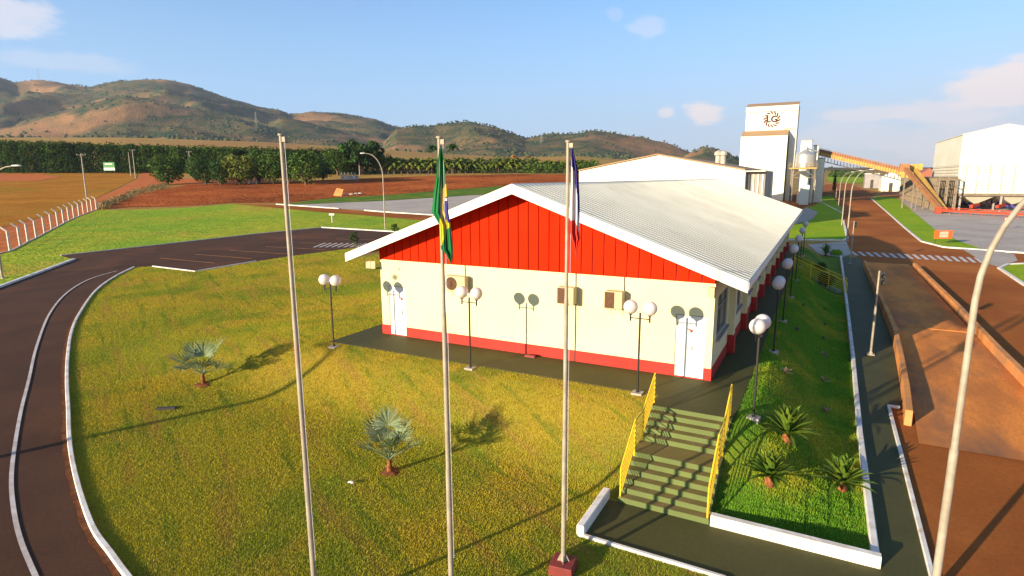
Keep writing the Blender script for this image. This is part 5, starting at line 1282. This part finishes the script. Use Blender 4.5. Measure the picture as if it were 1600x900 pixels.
# tank on platform
tk = thing('storage_tank', 'round silver tank with cone roof on a raised yellow railed platform', 'tank', (0, 0, 0))
TY = 158; tc_ = onY(1257, 262, TY); Rt_ = 13.2 / (FPX / depth(tc_)); zc0 = tc_.z; zc1 = onY(1257, 241, TY).z; zc2 = onY(1257, 233, TY).z; gz_ = hgt(tc_.x, TY)
q = MB(); q.lathe([(Rt_, zc0 + .1), (Rt_, zc1)], 28, (tc_.x, TY, 0)); q.lathe([(Rt_ * 1.05, zc1 - .1), (.25, zc2)], 28, (tc_.x, TY, 0)); q.build('tank_body', M_tin, tk, smooth=True)
q = MB(); q.tube([(tc_.x, TY, zc2 - .1), (tc_.x, TY, zc2 + .9)], .35, 10); q.tube([(tc_.x, TY, zc2 + .3), (tc_.x + 3, TY + 2, zc2 - .8)], .25, 8); q.build('inlet', M_tin, tk)
q = MB(); q.box(tc_.x - 3.6, tc_.x + 3.0, TY - 3, TY + 3, zc0 - .35, zc0); q.build('platform', M_cory, tk)
q = MB()
for z_ in (.55, 1.1):
    q.beam((tc_.x - 3.6, TY - 3, zc0 + z_), (tc_.x + 3, TY - 3, zc0 + z_), .07, .07)
for i in range(8): x = tc_.x - 3.6 + i * 6.6 / 7; q.beam((x, TY - 3, zc0), (x, TY - 3, zc0 + 1.1), .07, .07)
q.build('railing', M_cory, tk)
for sx in (-2.9, 2.6):
    for sy in (-2.6, 2.6): q = MB(); q.box(tc_.x + sx - .15, tc_.x + sx + .15, TY + sy - .15, TY + sy + .15, gz_ - .3, zc0 - .36); q.build('leg', M_steel, tk)
q = MB(); q.beam((tc_.x - 2.9, TY - 2.6, zc0 - 2.5), (tc_.x, TY - 2.6, zc0 - .4), .15, .15); q.beam((tc_.x + 2.6, TY - 2.6, zc0 - 2.5), (tc_.x, TY - 2.6, zc0 - .4), .15, .15); q.beam((tc_.x - 2.9, TY - 2.6, zc0 - 2.6), (tc_.x + 2.6, TY - 2.6, zc0 - 2.6), .15, .15)
q.build('brace', M_steel, tk)
q = MB(); q.box(tc_.x - .6, tc_.x + 1.6, TY - 1.5, TY + 2.5, gz_ - .2, gz_ + 5.2); q.build('cabinet', M_whited, tk)
# conveyor
cv = thing('belt_conveyor', 'long orange and yellow inclined belt conveyor with truss walkway', 'conveyor', (0, 0, 0))
p0 = onY(1280, 240, 176); p1 = onY(1415, 272, 176 - 6)
q = MB(); q.beam(p0, p1, 1.6, 1.0); q.build('belt_housing', M_cory, cv)
q = MB(); q.beam(p0 + Vector((0, .1, .9)), p1 + Vector((0, .1, .9)), 1.2, .8); q.build('cover', M_coro, cv)
q = MB(); nn = 26
lo_ = Vector((0, -.8, -1.9)); hi_ = Vector((0, -.8, -.7))
q.beam(p0 + lo_, p1 + lo_, .22, .22)
for i in range(nn + 1):
    a_ = p0.lerp(p1, i / nn); q.beam(a_ + lo_, a_ + hi_, .18, .18)
q.build('walkway_truss', M_dark, cv)
q = MB()
for i in range(34):
    a_ = p0.lerp(p1, (i + .5) / 34) + Vector((0, -.82, 0)); q.beam(a_ + Vector((0, 0, -.5)), a_ + Vector((0, 0, 1.35)), .14, .14)
q.beam(p0 + Vector((0, -.9, 1.5)), p1 + Vector((0, -.9, 1.5)), .1, .1); q.build('frame_ribs', M_coro, cv)
hd_ = MB(); e = p1; hd_.cbox(e + Vector((1.0, 0, .2)), 4.5, 2.2, 2.2, taper=.8); hd_.cbox(e + Vector((2.5, 0, 1.8)), 2.0, 1.8, 1.6); hd_.build('drive_head', M_cory, cv)
# frame of columns beside the silo building
fr = thing('column_frame', 'dense steel column frame left of the silo building', 'steel frame', (0, 0, 0))
fy0, fy1 = 112, 176; q = MB(); YB_ = (CAM + ray(1462, 224) * ((onY(1505, 211, 110).x - CAM.x) / ray(1462, 224).x)).y + .5; YB_ = 0
RV = 143
f_l = 38.3; fy0 = 139
zg = hgt(f_l + 2, 130)
ztop = 6.2
fr_v = fy0; cols_ = MB(); bms = MB()
y_ = fy0
while y_ <= 215:
    for xo in (0, 1.6, 3.2):
        zz = hgt(f_l + xo, y_); cols_.box(f_l + xo - .14, f_l + xo + .14, y_ - .14, y_ + .14, zz - .2, ztop)
    y_ += 2.0
for xo in (0, 1.6, 3.2):
    for zf_ in (.25, .5, .75, 1.0): zz = -1 + 7.3 * zf_; bms.box(f_l + xo - .1, f_l + xo + .1, fy0, 215, zz - .16, zz - .001)
y_ = fy0
while y_ + 2.0 <= 215:
    zq = ztop
    bms.beam((f_l, y_, zg), (f_l, y_ + 2.0, zq - .3), .12, .12); bms.beam((f_l, y_ + 2.0, zg + .1), (f_l, y_, zq - .3), .12, .12); y_ += 4.0
cols_.build('column', M_steel, fr); bms.build('beam', M_steel, fr)
# silo building
sb = thing('silo_building', 'big raised white silo building on steel legs at the right edge', 'silo building', (0, 0, 0))
g0 = onY(1505, 211, RV); g1 = onY(1576, 195, RV); xR = 2 * g1.x - g0.x; zm = onY(1505, 258, RV).z; zbm = onY(1501, 302, RV).z
Yb = RV; 
dd = ray(1462, 224); 
# back end of the left side: where the wall plane x=g0.x shows at column 1462
tt_ = (g0.x - CAM.x) / ray(1462, 224).x; Yb = (CAM + ray(1462, 224) * tt_).y
print('silo', g0, g1, Yb, zm, zbm)
q = MB(); q.slab_y([(g0.x, zm), (xR, zm), (xR, g0.z), (g1.x, g1.z), (g0.x, g0.z)], RV, Yb); q.build('upper_wall', M_whited, sb)
M_clad = mat('cladding_cream', (.74, .70, .56), (.68, .64, .50), .3, .6)
q = MB(); q.box(g0.x + .05, xR - .05, RV + .05, Yb - .05, zbm, zm - .05); q.build('cladding', M_clad, sb)
q = MB(); nh = 9
for i in range(nh): z_ = zbm + (zm - zbm) * (i + .5) / nh; q.box(g0.x + .03, xR, RV + .03, RV + .049, z_ - .035, z_ + .035); q.box(g0.x + .03, g0.x + .049, RV + .06, Yb - .06, z_ - .06, z_ + .06)
x = g0.x + 1.4
while x < xR: q.box(x - .05, x + .05, RV + .01, RV + .029, zbm + .01, zm - .06); x += 2.1
q.build('panel_joints', M_steel, sb)
q = MB(); q.slab_y([(g0.x - .15, g0.z + .01), (g1.x, g1.z + .01), (xR + .15, g0.z + .01), (xR + .15, g0.z + .15), (g1.x, g1.z + .2), (g0.x - .15, g0.z + .15)], RV - .2, Yb + .2); q.build('roof', M_whited, sb)
q = MB(); q.box(g0.x, xR, RV - .1, RV + .1, zbm - .5, zbm - .01); q.box(g0.x - .05, g0.x + .2, RV + .11, Yb, zbm - .5, zbm - .01); q.build('edge_beam', M_steel, sb)
for ix in range(3):
    x = g0.x + 1.0 + ix * (xR - g0.x - 2) / 2 + (0 if ix != 1 else .6)
    for iy in range(6):
        y_ = RV + .4 + iy * 6; zz = hgt(x, y_); l = MB(); l.box(x - .18, x + .18, y_ - .18, y_ + .18, zz - .2, zbm - .51); l.build('leg', M_grey, sb)
for ix in range(2):
    for iy in range(4):
        cx = g0.x + 1.0 + (ix + .5) * (xR - g0.x - 2) / 2; cy = RV + 3.4 + iy * 6; hw = (xR - g0.x) / 4 - .7
        h_ = MB(); z1_ = zbm - .52; z2_ = zbm - 2.3
        h_.add([(cx - hw, cy - 2.6, z1_), (cx + hw, cy - 2.6, z1_), (cx + hw, cy + 2.6, z1_), (cx - hw, cy + 2.6, z1_), (cx - .3, cy - .3, z2_), (cx + .3, cy - .3, z2_), (cx + .3, cy + .3, z2_), (cx - .3, cy + .3, z2_)], [(0, 1, 5, 4), (1, 2, 6, 5), (2, 3, 7, 6), (3, 0, 4, 7), (4, 5, 6, 7)])
        ho = h_.build('hopper', M_clad, sb)
        g_ = MB(); g_.tube([(cx, cy, z2_), (cx, cy, z2_ - .5), (cx + .6, cy - .8, z2_ - .9)], .28, 8); g_.build('spout', M_bluem, ho)
# red chain conveyors
rcv = thing('chain_conveyor', 'red horizontal chain conveyor in front of the silo building', 'conveyor', (0, 0, 0))
pA = G(1467, 334); pB = G(1610, 342); ht_ = .75
q = MB(); q.beam(pA + Vector((0, 0, ht_)), pB + Vector((0, 0, ht_)), .5, .45); q.beam(pA + Vector((0, 0, ht_ + .5)), pB + Vector((0, 0, ht_ + .5)), .12, .12); q.build('trough', M_redmach, rcv)
for i in range(9): p = pA.lerp(pB, i / 8); q = MB(); q.beam(p + Vector((0, 0, -.1)), p + Vector((0, 0, .55)), .12, .12); q.build('support', M_redmach, rcv)
q = MB(); q.cbox(pA + Vector((-.2, 0, .7)), 1.1, 1.0, 1.2); q.build('boot', M_redmach, rcv)
for i in range(3):
    a_ = onY(1520 + i * 40, 326 + i, RV + 1); q = MB(); q.beam(Vector((a_.x - .8, RV - 1.5, pA.z + 1.2)), Vector((a_.x + 1.0, RV + 1.5, pA.z + 1.5)), .6, .6); q.build('screw_box', M_redmach, rcv)
for (px0, py0, px1, py1, m, lab, yy) in ((1413, 262, 1467, 331, M_coro, 'brownish pink inclined conveyor rising from the red boot', 0), (1428, 263, 1474, 325, M_cory, 'yellow inclined elevator behind the pink conveyor', 3)):
    bse = pA + Vector((.4 + yy * .3, yy, .6)); topq = onY(px0, py0, 150 + yy)
    t = thing('inclined_conveyor', lab, 'conveyor', (0, 0, 0)); q = MB(); q.beam(bse, topq, .9, .8); q.build('housing', m, t)
    q = MB(); q.cbox(topq, 2.2, 2.0, 1.8, taper=.8); q.build('head', m, t)
    q = MB(); mid = bse.lerp(topq, .6); q.beam((mid.x, mid.y, hgt(mid.x, mid.y)), mid, .25, .25); q.build('support', M_steel, t); q = MB(); mid = bse.lerp(topq, .95); q.beam((mid.x, mid.y, hgt(mid.x, mid.y)), mid, .3, .3); q.build('support', M_steel, t)
# far buildings on the right
def far_box(name, label, px0, px1, pyb, pyt, dep, mf, roofm, gable=0, cat='building'):
    P = G((px0 + px1) / 2, pyb); Y = P.y; a = onY(px0, pyb, Y); b = onY(px1, pyb, Y); z1 = onY(px0, pyt, Y).z; t = thing(name, label, cat, (0, 0, 0)); q = MB(); q.box(a.x, b.x, Y, Y + dep, P.z - 1, z1); q.build('wall', mf, t)
    r = MB()
    if gable: r.slab_y([(a.x - .3, z1), (b.x + .3, z1), ((a.x + b.x) / 2, z1 + gable)], Y - .3, Y + dep)
    else: r.box(a.x - .2, b.x + .2, Y - .2, Y + dep, z1, z1 + .3)
    r.build('roof', roofm, t)
    d_ = MB(); w_ = (b.x - a.x); d_.box(a.x + w_ * .4, a.x + w_ * .6, Y - .05, Y, P.z, P.z + (z1 - P.z) * .6); d_.build('door', M_dark, t); return t
far_box('far_shed', 'grey box shed below the conveyor', 1350, 1373, 294, 272, 12, M_grey, M_white)
far_box('far_shed', 'blue shaded building below the conveyor foot', 1376, 1406, 299, 277, 14, M_whited, M_white, 2.0)
far_box('far_shed', 'brown roofed building behind the inclined conveyors', 1430, 1466, 300, 276, 22, M_grey, M_soff, 3.5)
# cypress and road gate post
P = G(1303, 300); t = thing('cypress', 'thin dark cypress beside the far road', 'tree', P); h_ = Zat(P, 262) - P.z; q = MB(); leaf_cloud(q, [(Vector((0, 0, h_ * (.12 + .085 * i))), .9 * (1 - i / 12)) for i in range(10)], 700, .3, wr); q.build('crown', M_leafd, t); q = MB(); q.tube([(0, 0, -.2), (0, 0, h_ * .6)], .12, 6); q.build('trunk', M_bark, t)
# masts on the hills
def mast(px, py, top, D, label):
    X = (px - 800) / FPX * D; x = CAM.x + HY.x * D + HX.x * X; y = CAM.y + HY.y * D + HX.y * X; z = hillz(x, y); P = Vector((x, y, z)); H = max(20, Zat(P, top) - z)
    t = thing('radio_mast', label, 'mast', P, 0, 'radio masts on the hills'); q = MB(); w0 = 2.6
    for sx, sy in ((-1, -1), (1, -1), (1, 1), (-1, 1)): q.beam((sx * w0, sy * w0, -3), (sx * .5, sy * .5, H), .22, .22)
    n = 9
    for i in range(n):
        f0_, f1_ = i / n, (i + 1) / n; a_ = w0 + (.7 - w0) * f0_; b_ = w0 + (.7 - w0) * f1_
        q.beam((-a_, -a_, H * f0_), (b_, -b_, H * f1_), .16, .16); q.beam((a_, a_, H * f0_), (-b_, b_, H * f1_), .16, .16)
    q.build('lattice', M_grey, t)
mast(97, 127, 107, 2290, 'white radio mast on the far left ridge')
mast(415, 213, 175, 1300, 'radio mast before the dark hillside')
mast(846, 240, 222, 1300, 'small pale mast before the hill right of centre')

# ------------------------------------------------------------------ haze
hb = MB(); hb.box(-7600, 7600, -1200, 7600, -4, 620)
ho = hb.build('haze', mat('haze_air', (1, 1, 1))); ho['kind'] = 'stuff'; ho['label'] = 'thin blue haze between the plant and the hills'
hm_ = MATS['haze_air']; t = hm_.node_tree; t.nodes.clear(); o_ = t.nodes.new('ShaderNodeOutputMaterial'); v_ = t.nodes.new('ShaderNodeVolumePrincipled')
v_.inputs['Color'].default_value = (.72, .82, 1.0, 1); v_.inputs['Density'].default_value = .000075; v_.inputs['Anisotropy'].default_value = .2
t.links.new(v_.outputs[0], o_.inputs['Volume'])
